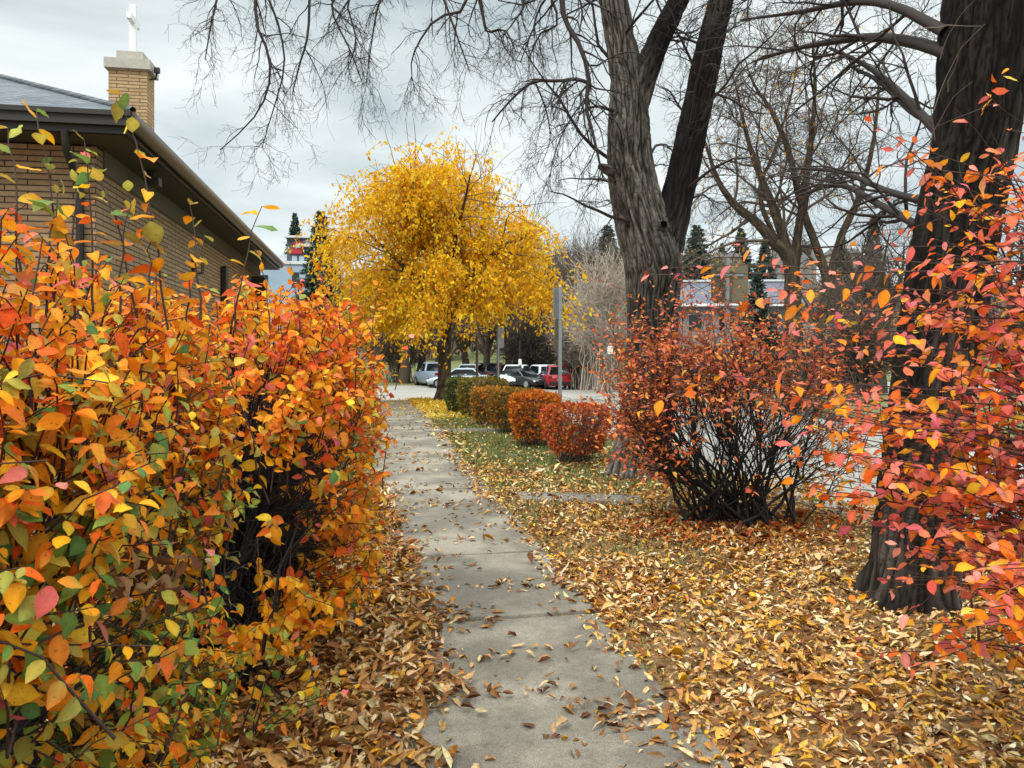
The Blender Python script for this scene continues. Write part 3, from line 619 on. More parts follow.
clip_hedge('olive sided hedge with a flat orange top, fourth from the red one', 472, 512, 390, 427, .85, OLO+ORG2[:3], None, 84, .05, .055, 4000, .18)
clip_hedge('largest and tallest clipped hedge, brownish green with a rounded top', 458, 506, 380, 419, 1.0, OLO[:3]+GRH[2:]+['#9a7a34'], None, 85, .05, .06, 4600, .15)
clip_hedge('dark green clipped hedge, last of the row next to the yellow tree', 446, 468, 380, 414, .9, GRH, None, 86, .03, .06, 3600, .12)

# ================================================================== TREES
def limb_px(pts, d):   # (u, v, r_px[, depth])
    P = np.array([px(p[0], p[1], p[3] if len(p) > 3 else d) for p in pts]); R = np.array([p[2]/F*(p[3] if len(p) > 3 else d) for p in pts]); return P, R
def twigs_from(mb, P, R, n, ln, lv=3, trop=-.06, sides=4, ang=(25, 65), f0=.08, rmin=.0016, n2=6, n3=3, rr=.5):
    """P (N,K,3) R (N,K)"""
    L = np.linalg.norm(np.diff(P, axis=1), axis=-1).sum(1)
    S, D, L1, r = spawn(P, R, n, f0, 1, *ang, 1.0, .4, rr, Lref=ln); r = np.clip(r, rmin*1.6, .03); G = grow(S, D, L1, 7, .2, trop); Rg = taper(r, 7, .35); tubes(mb, G, Rg, sides)
    out = G
    if lv > 1:
        S, D, L2, r = spawn(G, Rg, n2, .12, 1, 25, 60, .42, .4, .6); r = np.clip(r, rmin, .008); G2 = grow(S, D, L2, 5, .25, trop*.8); Rg2 = taper(r, 5, .5); tubes(mb, G2, Rg2, 3); out = G2
    if lv > 2:
        S, D, L3, r = spawn(G2, Rg2, n3, .2, 1, 25, 65, .45, .4, .7); G3 = grow(S, D, L3, 4, .28, trop*.4); tubes(mb, G3, np.full((len(G3), 4), rmin*.75), 3); out = G3
    return out
def shift(mb, b):
    for v in mb.V: v -= b

def central_elm():
    global RNG
    RNG = np.random.default_rng(91); D0 = 9.9; base = px(640, 476, D0); base[2] = 0
    root = thing('elm_tree', 'great forked bare elm with furrowed grey bark behind the black stemmed bush', 'tree', tuple(base))
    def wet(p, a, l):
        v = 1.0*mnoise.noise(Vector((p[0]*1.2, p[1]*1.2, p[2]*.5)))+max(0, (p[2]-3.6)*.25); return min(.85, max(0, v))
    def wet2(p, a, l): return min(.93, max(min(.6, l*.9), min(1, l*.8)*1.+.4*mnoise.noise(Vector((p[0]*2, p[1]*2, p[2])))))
    tr = MB()
    P, R = limb_px([(637, 484, 34), (644, 440, 30), (651, 380, 27.5), (653, 305, 27.5), (653, 262, 31), (642, 222, 29), (634, 190, 27), (629, 152, 24.5), (628, 94, 20), (623, 55, 17), (613, 0, 15.5), (600, -80, 13), (585, -180, 9), (560, -300, 4)], D0)
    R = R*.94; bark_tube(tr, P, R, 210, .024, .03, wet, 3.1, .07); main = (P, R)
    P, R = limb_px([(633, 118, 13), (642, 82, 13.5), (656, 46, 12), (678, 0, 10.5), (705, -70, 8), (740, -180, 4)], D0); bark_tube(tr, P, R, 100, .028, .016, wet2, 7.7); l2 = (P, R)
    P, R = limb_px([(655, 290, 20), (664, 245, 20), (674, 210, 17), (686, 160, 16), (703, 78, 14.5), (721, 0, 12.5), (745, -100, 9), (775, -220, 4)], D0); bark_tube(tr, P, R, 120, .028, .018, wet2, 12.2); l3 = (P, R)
    # knots and broken stubs
    for (u, v, r, u2, v2) in [(612, 172, 6, 600, 166), (655, 232, 8, 664, 224)]:
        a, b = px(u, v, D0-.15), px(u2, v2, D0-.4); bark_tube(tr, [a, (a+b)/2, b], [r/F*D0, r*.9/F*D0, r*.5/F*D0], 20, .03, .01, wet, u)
    # limbs above the frame carrying the hanging sprays
    tw = MB(); limbs = []
    for pts, dd in [([(604, -70, 8), (540, -140, 6, 9.6), (440, -150, 5, 9.2), (340, -110, 4, 8.8), (250, -80, 2.5, 8.5)], D0),
                    ([(592, -130, 6), (575, -100, 4.5, 9.6), (563, -50, 4, 9.4), (562, 0, 3, 9.3), (566, 22, 2.6, 9.3), (581, 48, 2.5, 9.2), (589, 80, 2.3, 9.2), (586, 106, 2, 9.2), (594, 138, 1.6, 9.1), (603, 178, .9, 9.1)], D0),
                    ([(730, -110, 6), (790, -150, 4, 9.4), (850, -120, 3, 9), (900, -60, 1.5, 8.8)], D0), ([(712, -90, 5), (690, -160, 4, 9.6), (650, -190, 3, 9.3), (600, -150, 1.5, 9)], D0)]:
        P, R = limb_px(pts, dd); K = 16; C = catmull(np.c_[P, R], K); limbs.append(C); tubes(tw, C[None, :, :3], C[None, :, 3], 8)
    hang = [[(250, -80, 2.2, 8.5), (256, -20, 1.9), (256, 22, 1.7), (269, 56, 1.4), (268, 89, 1.1), (252, 120, .8), (220, 150, .5)],
            [(285, -92, 1.8, 8.6), (266, -20, 1.5), (280, 30, 1.2), (284, 70, .9), (270, 120, .6), (262, 148, .4)],
            [(330, -106, 2, 8.7), (312, -30, 1.6), (308, 33, 1.3), (300, 63, 1), (292, 95, .5)],
            [(350, -112, 2, 8.8), (340, -20, 1.5), (332, 10, 1.2), (350, 50, .9), (362, 82, .5)],
            [(240, -78, 1.6, 8.5), (222, -20, 1.2), (212, 20, .9), (205, 60, .5)],
            [(410, -140, 2.1, 9), (400, -40, 1.6), (380, 0, 1.2), (372, 40, .8), (366, 85, .4)],
            [(480, -150, 2.4, 9.2), (472, -40, 2), (464, 8, 1.7), (437, 18, 1.3), (418, 44, 1), (411, 66, .7), (415, 92, .4)],
            [(500, -150, 2.4, 9.3), (478, -30, 2), (484, 20, 1.6), (488, 32, 1.4), (505, 30, 1.1), (516, 52, .6)],
            [(440, -150, 2, 9.1), (430, -50, 1.6), (448, 10, 1.2), (462, 50, .8), (470, 72, .4)],
            [(387, -130, 1.8, 8.9), (372, -40, 1.4), (348, 0, 1.1), (356, 40, .8), (345, 75, .4)],
            [(589, 83, 1.9, 9.2), (575, 79, 1.8), (560, 81, 1.7), (533, 82, 1.5), (511, 100, 1.2), (492, 122, .7)],
            [(540, -140, 2, 9.6), (540, -40, 1.6), (558, 20, 1.2), (540, 34, 1), (528, 62, .6)],
            [(536, 84, 1, 9.2), (546, 110, .8), (550, 140, .5), (540, 168, .3)],
            [(588, 95, 1, 9.2), (570, 120, .8), (556, 150, .6), (548, 185, .3)],
            [(520, -145, 2, 9.5), (512, -60, 1.6), (524, 0, 1.2), (515, 20, .9), (500, 40, .4)]]
    HP, HR = [], []
    for h in hang:
        d = h[0][3]; P, R = limb_px([(p[0], p[1], p[2], d) for p in h], d); C = catmull(np.c_[P, R], 12); HP.append(C[:, :3]); HR.append(np.maximum(C[:, 3], .003))
    HP, HR = np.array(HP), np.array(HR); tubes(tw, HP, HR, 6)
    RNG = np.random.default_rng(92)
    twigs_from(tw, HP, HR, 17, .5, 3, -.16, 4, (30, 75), .1, .0019, 6, 3)
    for C in limbs:
        twigs_from(tw, C[None, :, :3], C[None, :, 3], 26 if C is limbs[1] else 16, .8, 3, -.12, 4, (30, 70), .2, .0019, 6, 2)
    # twigs on the stems inside the frame and the crown above it
    for (P, R), n, f0 in ((main, 20, .35), (l2, 13, .25), (l3, 16, .3)):
        C = catmull(np.c_[P, R], 20); A = spawn(C[None, :, :3], C[None, :, 3], n, f0, 1, 40, 80, 1.0, .4, .12, Lref=1.5); G = grow(A[0], A[1], A[2], 9, .16, -.03); Rg = taper(np.clip(A[3], .006, .03), 9, .2); tubes(tw, G, Rg, 5)
        twigs_from(tw, G, Rg, 7, .6, 3, -.05, 4, (25, 60), .15, .0018, 5, 2)
    # fine epicormic twigs seen against the sky between the stems
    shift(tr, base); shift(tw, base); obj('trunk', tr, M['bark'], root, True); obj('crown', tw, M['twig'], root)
central_elm()

def right_elm():
    global RNG
    RNG = np.random.default_rng(101); D0 = 4.87; base = px(912, 603, D0); base[2] = 0
    root = thing('elm_tree', 'thick leaning elm trunk with near black furrowed bark behind the pink leaved bush', 'tree', tuple(base))
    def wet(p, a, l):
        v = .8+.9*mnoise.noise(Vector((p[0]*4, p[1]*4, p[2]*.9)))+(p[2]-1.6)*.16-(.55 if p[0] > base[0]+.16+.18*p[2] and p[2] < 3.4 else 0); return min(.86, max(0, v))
    tr = MB(); pts = [(910, 612, 47), (914, 570, 45), (919, 500, 43), (928, 420, 41), (945, 300, 41.5), (962, 200, 42), (974, 146, 42), (984, 60, 46), (990, 0, 47), (1000, -110, 40), (1015, -260, 30), (1035, -420, 18), (1050, -560, 6)]
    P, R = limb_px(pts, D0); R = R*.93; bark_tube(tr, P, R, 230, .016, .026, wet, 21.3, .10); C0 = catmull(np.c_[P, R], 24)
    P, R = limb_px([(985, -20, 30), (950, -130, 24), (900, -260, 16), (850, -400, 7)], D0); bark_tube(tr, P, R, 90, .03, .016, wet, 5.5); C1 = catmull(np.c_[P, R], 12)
    tw = MB(); lim = [[(950, 54, 7), (916, 43, 6, 5.2), (873, 37, 4.5, 5.6), (830, 42, 3.4, 6), (790, 50, 2.2, 6.4), (752, 62, 1, 6.8)], [(945, 32, 6), (894, 6, 4.5, 5.3), (852, 2, 3.5, 5.8), (800, 12, 2.2, 6.4), (740, 20, 1, 7)],
        [(945, 140, 5), (905, 98, 4, 5.4), (870, 68, 2.8, 6), (830, 48, 1.6, 6.5)], [(945, 128, 4), (912, 112, 3, 5.3), (880, 82, 2.4, 5.8), (850, 66, 1.4, 6.4)],
        [(940, 205, 5), (890, 192, 3.4, 5.4), (840, 172, 2.2, 6), (790, 168, 1.2, 6.6)], [(935, 235, 5), (880, 205, 3.6, 5.4), (840, 185, 2.6, 6), (800, 195, 1.5, 6.5)], [(935, -60, 6), (870, -50, 4, 5.5), (800, -20, 2.6, 6.2), (742, 0, 1.3, 6.8)], [(960, -140, 7), (860, -170, 5, 5.6), (760, -130, 3.4, 6.3), (690, -60, 1.6, 7)]]
    LP, LR = [], []
    for l in lim: P, R = limb_px(l, D0); C = catmull(np.c_[P, R], 12); LP.append(C[:, :3]); LR.append(C[:, 3])
    LP, LR = np.array(LP), np.array(LR); tubes(tw, LP, LR, 8)
    twigs_from(tw, LP, LR, 11, .7, 3, .0, 4, (30, 65), .15, .0015, 5, 2)
    for C, n in ((C0, 10), (C1, 14)):
        A = spawn(C[None, :, :3], C[None, :, 3], n, .7, 1, 30, 60, 1, .4, .3, Lref=2.2); G = grow(A[0], A[1], A[2], 8, .12, .03); Rg = taper(np.clip(A[3], .01, .05), 8, .2); tubes(tw, G, Rg, 6); twigs_from(tw, G, Rg, 9, .9, 2, -.05)
    # thin pale sucker shoots against the trunk
    sh = MB(); PP = []
    for a in [((930, 145), (972, 82)), ((934, 110), (985, 24)), ((925, 28), (982, 26)), ((940, 60), (975, 0)), ((948, 92), (965, 40)), ((935, 140), (915, 60))]:
        A, B = px(*a[0], D0-.2), px(*a[1], D0-.55); PP.append(bez(A[None], B[None], 7, .06, .004)[0])
    tubes(sh, np.array(PP), np.linspace(.0035, .0012, 7)[None], 5)
    for m in (tr, tw, sh): shift(m, base)
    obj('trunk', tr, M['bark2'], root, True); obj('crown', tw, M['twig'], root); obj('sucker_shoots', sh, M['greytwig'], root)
right_elm()

def yellow_tree():
    global RNG
    RNG = np.random.default_rng(111); D0 = 26.5; base = px(444, 401, D0); s_, t_ = st(base[0], base[1]); base[2] = gz(t_)
    root = thing('weeping_tree', 'bright yellow weeping tree in full leaf beside the end of the path', 'tree', tuple(base)); m = F/D0
    tr = MB(); P, R = limb_px([(443, 403, 8.5), (444, 385, 7.2), (445, 350, 6.6), (446, 325, 6), (449, 290, 4.5), (452, 255, 3.0), (455, 218, 1.5), (452, 188, .3)], D0); bark_tube(tr, P, R, 24, .1, .02, None, 4.4, .12); C0 = catmull(np.c_[P, R], 14)
    limbs = []
    for l in [[(446, 330, 5), (432, 298, 3.8), (415, 278, 3), (395, 258, 2), (365, 230, 1)], [(446, 325, 5, 26.5), (458, 300, 4, 26), (478, 268, 3, 25.6), (505, 245, 2, 25.2), (535, 235, 1, 25)], [(450, 285, 3.4, 26.5), (470, 255, 2.6, 27), (485, 225, 2, 27.5), (500, 190, 1, 28)], [(450, 290, 3.4, 26.5), (435, 255, 2.6, 26), (420, 215, 2, 25.5), (400, 175, 1, 25)],
              [(448, 310, 4, 26.5), (455, 280, 3, 28), (470, 250, 2.2, 29), (520, 228, 1, 29.5)], [(447, 315, 4, 26.5), (420, 290, 2.6, 28), (390, 250, 2, 29), (370, 205, 1, 29.4)], [(450, 280, 3, 26.5), (455, 240, 2, 25), (465, 200, 1.4, 24), (470, 175, .7, 23.5)]]:
        P, R = limb_px(l, D0); C = catmull(np.c_[P, R], 10); limbs.append(C); tubes(tr, C[None, :, :3], C[None, :, 3], 8, np.array([.4, .2, .5]))
    LP = np.array([c[:, :3] for c in limbs]); LR = np.array([c[:, 3] for c in limbs]); tw = MB()
    A = spawn(LP, LR, 16, .25, 1, 25, 65, 1, .4, .4, Lref=2.2); G = grow(A[0], A[1], A[2], 8, .14, -.03); Rg = taper(np.clip(A[3], .012, .03), 8, .3); tubes(tw, G, Rg, 4)
    # hanging strands
    c = px(446, 268, D0); rad = np.array([3.35, 3.2, 3.0]); nc = 70; dc = nz(RNG.normal(size=(nc, 3))); dc[:, 2] = np.where(dc[:, 2] < -.75, -dc[:, 2], dc[:, 2])
    cc = c+dc*rad*RNG.uniform(.4, 1.08, (nc, 1))*(1+.28*noise3(dc, 1.7, 3.3))[:, None]; n = 5200; ci = RNG.integers(0, nc, n); S = cc[ci]+RNG.normal(0, 1, (n, 3))*np.array([.50, .50, .34])*RNG.uniform(.6, 1.3, (nc, 1))[ci]
    zb = base[2]+1.55+1.2*noise3(S, .8, 1.7)+RNG.uniform(-.4, .6, n); k = S[:, 2] > zb+.3; S = S[k]; n = len(S); L = np.minimum(RNG.uniform(.5, 2.1, n), S[:, 2]-zb[k])
    gap = noise3(S, .85, 6.6); k = gap > -.12; S, L = S[k], L[k]; n = len(S)
    out = nz((S-c)*np.array([1, 1, .1])); Pst = grow(S, out*.8+np.array([0, 0, .2])+RNG.normal(0, .35, (n, 3)), L, 6, .1, -.36); tubes(tw, Pst, np.full((n, 6), .0032), 3)
    # bare twigs poking out of the top
    nt = 45; th = RNG.uniform(-1, 1, nt); S0 = c+np.c_[th*3.0, RNG.uniform(-2, 2, nt), 2.9*np.sqrt(1-th**2*.85)]; Gt = grow(S0, np.c_[th*.6, RNG.normal(0, .2, nt), np.ones(nt)], RNG.uniform(.5, 1.3, nt), 5, .15, .02); tubes(tw, Gt, np.linspace(.012, .006, 5)[None], 3)
    lf = MB(); N_ = n; f = RNG.random((N_, 21)); x = f*5; j = np.minimum(x.astype(int), 4); w = (x-j)[..., None]; ii = np.arange(N_)[:, None]
    Q = (Pst[ii, j]*(1-w)+Pst[ii, j+1]*w).reshape(-1, 3)+RNG.normal(0, .05, (N_*21, 3)); Q = Q[RNG.random(len(Q)) < .86]; m_ = len(Q)
    D = RNG.normal(0, .55, (m_, 3))+np.array([0, 0, -.75]); col = pick(['#fdc824', '#f9bc18', '#ffd640', '#f2ae12', '#dc9c1c'], m_, [6, 6, 5, 4, 2])
    Ll = .125*RNG.lognormal(0, .25, m_); leaves(lf, Q, D, RNG.normal(0, 1, (m_, 3))+np.array([0, -.4, .3]), Ll, Ll*.55, col, col*RNG.uniform(.8, 1.1, (m_, 1)), .15, .1, 'lo')
    for q in (tr, tw, lf): shift(q, base)
    t_o = obj('trunk', tr, M['barkbrown'], root, True); obj('crown', tw, M['browntwig'], root); obj('leaves', lf, M['gold'], root)
yellow_tree()

# ---- generic bare trees
def bare_mesh(seed, H, r, nl=5, spread=(20, 45), tw=5, droop=-.02, fork=.28, tr_sides=14):
    global RNG
    RNG = np.random.default_rng(seed); T, B = MB(), MB()
    P0 = grow([[0, 0, -.05]], [[RNG.normal(0, .06), RNG.normal(0, .06), 1]], [H*fork], 6, .03, .05); R0 = taper(np.array([r]), 6, .72); tubes(T, P0, R0, tr_sides, np.array([.4, .25, .5]))
    S = np.repeat(P0[:, -2], nl, 0)*.3+np.repeat(P0[:, -1], nl, 0)*.7; a = np.linspace(0, 2*np.pi, nl, endpoint=False)+RNG.uniform(0, 6); ang = np.radians(RNG.uniform(*spread, nl))
    P1 = grow(S, np.c_[np.sin(ang)*np.cos(a), np.sin(ang)*np.sin(a), np.cos(ang)], H*RNG.uniform(.45, .68, nl), 10, .09, .03); R1 = taper(r*RNG.uniform(.4, .65, nl), 10, .12); tubes(T, P1, R1, 8, np.array([.4, .25, .5]))
    A = spawn(P1, R1, 9, .2, 1, 25, 60, .42, .35, .6); P2 = grow(A[0], A[1], A[2], 8, .12, droop*.5+.02); R2 = taper(A[3], 8, .2); tubes(B, P2, R2, 5)
    A = spawn(P2, R2, 7, .2, 1, 25, 60, .45, .35, .6); P3 = grow(A[0], A[1], A[2], 6, .15, droop); R3 = taper(np.maximum(A[3], .012), 6, .4); tubes(B, P3, R3, 3)
    A = spawn(P3, R3, tw, .15, 1, 25, 60, .5, .35, .6); P4 = grow(A[0], A[1], A[2], 5, .16, droop); tubes(B, P4, np.linspace(.011, .006, 5)[None], 3)
    return T, B, P4
def bare_tree(name, label, loc, protos, i, mt, mc, sc=1.0, rz=0, group=None):
    root = thing(name, label, 'tree', tuple(loc), rz, group); root.scale = (sc,)*3
    t, b = protos[i]; o1 = link('trunk', t, mt, root); o2 = link('crown', b, mc, root); return root
PR = []
for sd, H, r, kw in [(201, 10, .34, {}), (202, 11, .42, dict(nl=4, spread=(15, 35))), (203, 9, .3, dict(nl=6, spread=(25, 55))), (204, 12, .5, dict(nl=4, spread=(18, 40), droop=-.06))]:
    T, B, _ = bare_mesh(sd, H, r, **kw); PR.append((T.mesh('bare_trunk', True), B.mesh('bare_crown')))
for t, b in PR: t.materials.append(M['barkbrown']); b.materials.append(M['browntwig'])
def gloc(u, d):
    x = (u-CX)/F*d; s_, t_ = st(x, d); return np.array([x, d, gz(t_)-(.12 if in_road(s_, t_) else 0)])
back = [(404, 62, 3, 1.0, 'bare elm with a broad dark trunk left of the yellow tree'), (420, 66, 1, .95, 'second bare elm left of the yellow tree, close to the pale pickup'), (438, 70, 0, .9, 'bare tree right behind the yellow tree trunk'),
        (468, 66, 1, .9, 'bare tree behind the white car in the parking row'), (487, 62, 0, 1.0, 'bare tree behind the maroon car'), (508, 65, 3, .85, 'dark bare elm behind the white and black cars'), (517, 62, 2, .95, 'spreading bare tree behind the black car'), (536, 64, 3, 1.0, 'heavy dark bare elm behind the second white car'), (549, 68, 1, 1.05, 'tall bare elm just behind the red car'),
        (565, 72, 0, 1.15, 'bare tree right of the red car, behind the yellow green bush'), (583, 75, 2, 1.3, 'broad bare brown tree over the pale grey shrubs'), (604, 78, 3, 1.2, 'tall bare elm rising behind the pale grey shrubs'), (350, 70, 2, .9, 'bare tree half hidden by the orange hedge'), (372, 72, 0, .9, 'bare tree seen through the left edge of the yellow crown'),
        (700, 62, 2, .8, 'small bare tree before the violet grey roof'), (835, 44, 0, .85, 'bare tree beside the grey garage'), (880, 40, 1, .9, 'bare tree glimpsed between the dark trunk and the garage'), (770, 58, 2, .9, 'bare tree right of the traffic sign, across the street'), (1010, 36, 3, .8, 'bare tree glimpsed right of the thick dark trunk'), (860, 66, 3, 1.0, 'tall bare elm beyond the garage roof'), (740, 75, 0, .85, 'bare tree beyond the violet grey roof')]
for k, (u, d, i, sc, lab) in enumerate(back): bare_tree('bare_tree', lab, gloc(u, d), PR, i, M['barkbrown'], M['browntwig'], sc, k*1.3, 'bare trees across the road')

def multi_elm():   # several-stemmed tree over the street with a few yellow leaves left
    global RNG
    RNG = np.random.default_rng(301); D0 = 22.0; base = gloc(795, D0); root = thing('elm_tree', 'many stemmed bare elm with a few yellow leaves across the street behind the traffic sign', 'tree', tuple(base))
    tr, tw = MB(), MB(); stems = [[(796, 415, 15), (795, 370, 12), (793, 320, 11), (790, 262, 9), (772, 240, 7), (756, 222, 6), (735, 205, 5), (718, 180, 3.5), (706, 145, 2), (690, 100, .8)], [(797, 330, 8), (792, 270, 7), (776, 215, 6), (762, 180, 4.5), (748, 140, 3), (735, 80, 1)], [(793, 300, 8), (796, 250, 6), (803, 200, 5), (810, 150, 4), (815, 90, 2.4), (812, 30, 1)],
        [(802, 400, 9), (815, 350, 7), (826, 296, 6), (822, 262, 5.5), (803, 210, 5), (788, 150, 4), (772, 112, 3), (752, 80, 1.5), (740, 40, .8)], [(826, 296, 6), (840, 240, 5), (862, 190, 4), (875, 130, 2.6), (880, 60, 1)], [(780, 250, 4), (760, 195, 3), (775, 150, 2.4), (790, 100, 1.5), (800, 50, .7)]]
    LP, LR = [], []
    for l in stems: P, R = limb_px(l, D0); R = R*.8; bark_tube(tr, P, R, 20, .12, .02, lambda p, a, l: .25, l[0][0]*.1); C = catmull(np.c_[P, R], 14); LP.append(C[:, :3]); LR.append(C[:, 3])
    LP, LR = np.array(LP), np.array(LR); A = spawn(LP, LR, 14, .3, 1, 25, 70, 1, .4, .4, Lref=2.3); G = grow(A[0], A[1], A[2], 8, .14, -.02); Rg = taper(np.clip(A[3], .012, .06), 8, .2); tubes(tw, G, Rg, 5)
    out = twigs_from(tw, G, Rg, 8, 1.0, 3, -.08, 3, (25, 60), .15, .006, 5, 2)
    lf = MB(); k = out[RNG.random(len(out)) < .16]; Q = k[:, -1]; Q = Q[noise3(Q, .5, 2.0) > -.05]; m_ = len(Q); col = pick(['#d8a020', '#c08a20', '#a87a28'], m_); leaves(lf, Q, RNG.normal(0, .5, (m_, 3))+np.array([0, 0, -.8]), RNG.normal(size=(m_, 3)), .12, .06, col, col, .1, .1, 'lo')
    for q in (tr, tw, lf): shift(q, base)
    obj('trunk', tr, M['barkbrown'], root, True); obj('crown', tw, M['browntwig'], root); obj('leaves', lf, M['gold'], root)
multi_elm()

def twig_bush(name, label, loc, w, h, dep, n, mat, seed, lpal=None, nl=0):
    global RNG
    RNG = np.random.default_rng(seed); root = thing(name, label, 'shrub', tuple(loc)); B = MB()
    b = RNG.normal(0, .12, (n, 3))*np.array([w, dep, 0]); ph = RNG.uniform(0, 2*np.pi, n); th = RNG.uniform(0, 1, n)**.6*1.2
    R = np.c_[np.sin(th)*np.cos(ph)*w*.5, np.sin(th)*np.sin(ph)*dep*.5, h*(.25+.65*np.cos(th))]; S = bez(b, R, 7, .1*h, .02*h); tubes(B, S, np.linspace(.03, .012, 7)[None], 4)
    A = spawn(S, np.full((n, 7), .015), 9, .3, 1, 15, 55, .32); G = grow(A[0], A[1], A[2], 6, .15, .03); tubes(B, G, np.linspace(.02, .012, 6)[None], 3)
    A = spawn(G, np.full((len(G), 6), .01), 4, .3, 1, 20, 60, .5); G2 = grow(A[0], A[1], A[2], 4, .15, .02); tubes(B, G2, np.linspace(.014, .009, 4)[None], 3); obj('stems', B, mat, root)
    if nl:
        lf = MB(); Q = G2[RNG.integers(0, len(G2), nl), RNG.integers(1, 4, nl)]+RNG.normal(0, .06, (nl, 3)); c = pick(lpal, nl); leaves(lf, Q, RNG.normal(size=(nl, 3)), RNG.normal(size=(nl, 3)), .13, .08, c, c*.9, .1, .1, 'lo'); obj('leaves', lf, M['smallleaf'], root)
    return root
twig_bush('grey_shrub', 'tall pale grey leafless shrub left of the great forked trunk', gloc(608, 46), 5.5, 7.2, 4, 60, M['paletwig'], 401)
twig_bush('grey_shrub', 'pale leafless shrub between the red car and the taller grey shrub', gloc(588, 52), 4.5, 6.0, 4, 45, M['greytwig'], 402)
twig_bush('yellowing_shrub', 'olive yellow leafy bush just right of the red car', gloc(578, 54.5), 2.6, 4.4, 2, 60, M['browntwig'], 403, ['#8a7a2c', '#a08a30', '#6d6a2c', '#c09a34'], 2600)
twig_bush('russet_shrub', 'rusty brown leafed tree behind the pale shrubs, right of the yellow crown', gloc(585, 85), 7, 13.5, 6, 110, M['browntwig'], 404, ['#a8683c', '#8a5a3a', '#b87a4a', '#7a5a40'], 3600)
twig_bush('dark_shrub', 'dark shrub thicket under the elms behind the black car', gloc(535, 60), 6, 4.6, 3, 80, M['twig'], 405, ['#5a5238', '#6d6034', '#8a6a30'], 900)
twig_bush('grey_shrub', 'bushy grey thicket below the violet grey roof across the street', gloc(705, 40), 5, 2.4, 3, 70, M['greytwig'], 406, ['#7a7440', '#9a8a4a'], 400)
twig_bush('grey_shrub', 'grey brown thicket right of the many stemmed elm', gloc(858, 34), 4.5, 3.4, 3, 80, M['browntwig'], 407, ['#8a6a40', '#a87a3c'], 400)
twig_bush('grey_shrub', 'grey brown thicket behind the yellow tree on the far verge', gloc(400, 64), 5, 4.5, 3, 80, M['browntwig'], 408, ['#7a6a34'], 500)
twig_bush('russet_shrub', 'thin reddish brown tree right behind the yellow crown', gloc(560, 90), 7, 13, 5, 90, M['browntwig'], 409, ['#9a6a48', '#8a6048'], 1200)

# ---- spruces
def spruce_mesh(seed, H=1.0):
    global RNG
    RNG = np.random.default_rng(seed); T, L = MB(), MB(); tubes(T, np.array([[[0, 0, 0], [0, 0, .5*H], [0, 0, H*.99]]]), np.array([[.022, .013, .002]])*H, 8, np.array([.4, .3, .5]))
    n = 520; f = RNG.random(n)**.8; z = (.05+.95*f)*H; ln = (.2*(1-f)**.85+.012)*H*RNG.uniform(.7, 1.15, n); a = RNG.uniform(0, 2*np.pi, n)
    P = grow(np.c_[np.zeros((n, 2)), z], np.c_[np.cos(a), np.sin(a), RNG.uniform(-.25, .25, n)], ln, 5, .08, .03)
    for q in range(9):
        fr = RNG.uniform(.2, 1, n)*4; j = np.minimum(fr.astype(int), 3); w = (fr-j)[:, None]; pos = P[np.arange(n), j]*(1-w)+P[np.arange(n), j+1]*w; dr = P[:, 4]-P[:, 0]
        c = pick(['#4a5c52', '#3d4e45', '#586a60', '#66766c'], n); leaves(L, pos, nz(dr)+RNG.normal(0, .6, (n, 3))+np.array([0, 0, -.25]), RNG.normal(0, .4, (n, 3))+np.array([0, 0, 1]), (.055*(1-f)+.018)*H, (.028*(1-f)+.010)*H, c, c*.8, .1, .2, 'lo')
    return T.mesh('spruce_trunk'), L.mesh('spruce_needles')
SPR = [spruce_mesh(501), spruce_mesh(502)]
for t, l in SPR: t.materials.append(M['barkbrown']); l.materials.append(M['smallleaf'])
def spruce(label, u, vtop, d, i, wide=1.0):
    wide *= 1.7
    loc = gloc(u, d); H = CAMZ+(HY-vtop)/F*d-loc[2]; root = thing('spruce_tree', label, 'tree', tuple(loc), u*.7, 'spruces in the distance'); root.scale = (H*wide, H*wide, H); link('trunk', SPR[i][0], None, root); link('needles', SPR[i][1], None, root)
spruce('tall dark spruce half behind the left edge of the yellow crown', 321, 212, 75, 0, .62)
spruce('spruce poking up behind the apartment block', 295, 213, 150, 1, .5)
spruce('full blue green spruce just right of the great forked trunk', 697, 226, 105, 0, .8)
spruce('small spruce on the hill above the traffic sign', 741, 228, 170, 1, .7); spruce('young blue spruce beside the traffic sign', 757, 272, 45, 0, .75)
spruce('slim far spruce on the hill between the sign and the full spruce', 722, 243, 190, 1, .6); spruce('thin far spruce near the pink leaved bush', 873, 215, 160, 1, .5); spruce('dark spruce seen just left of the great forked trunk', 608, 226, 110, 0, .8); spruce('far spruce behind the many stemmed elm', 842, 232, 150, 0, .6); spruce('spruce seen over the red leaves right of the sign', 765, 236, 180, 1, .6)

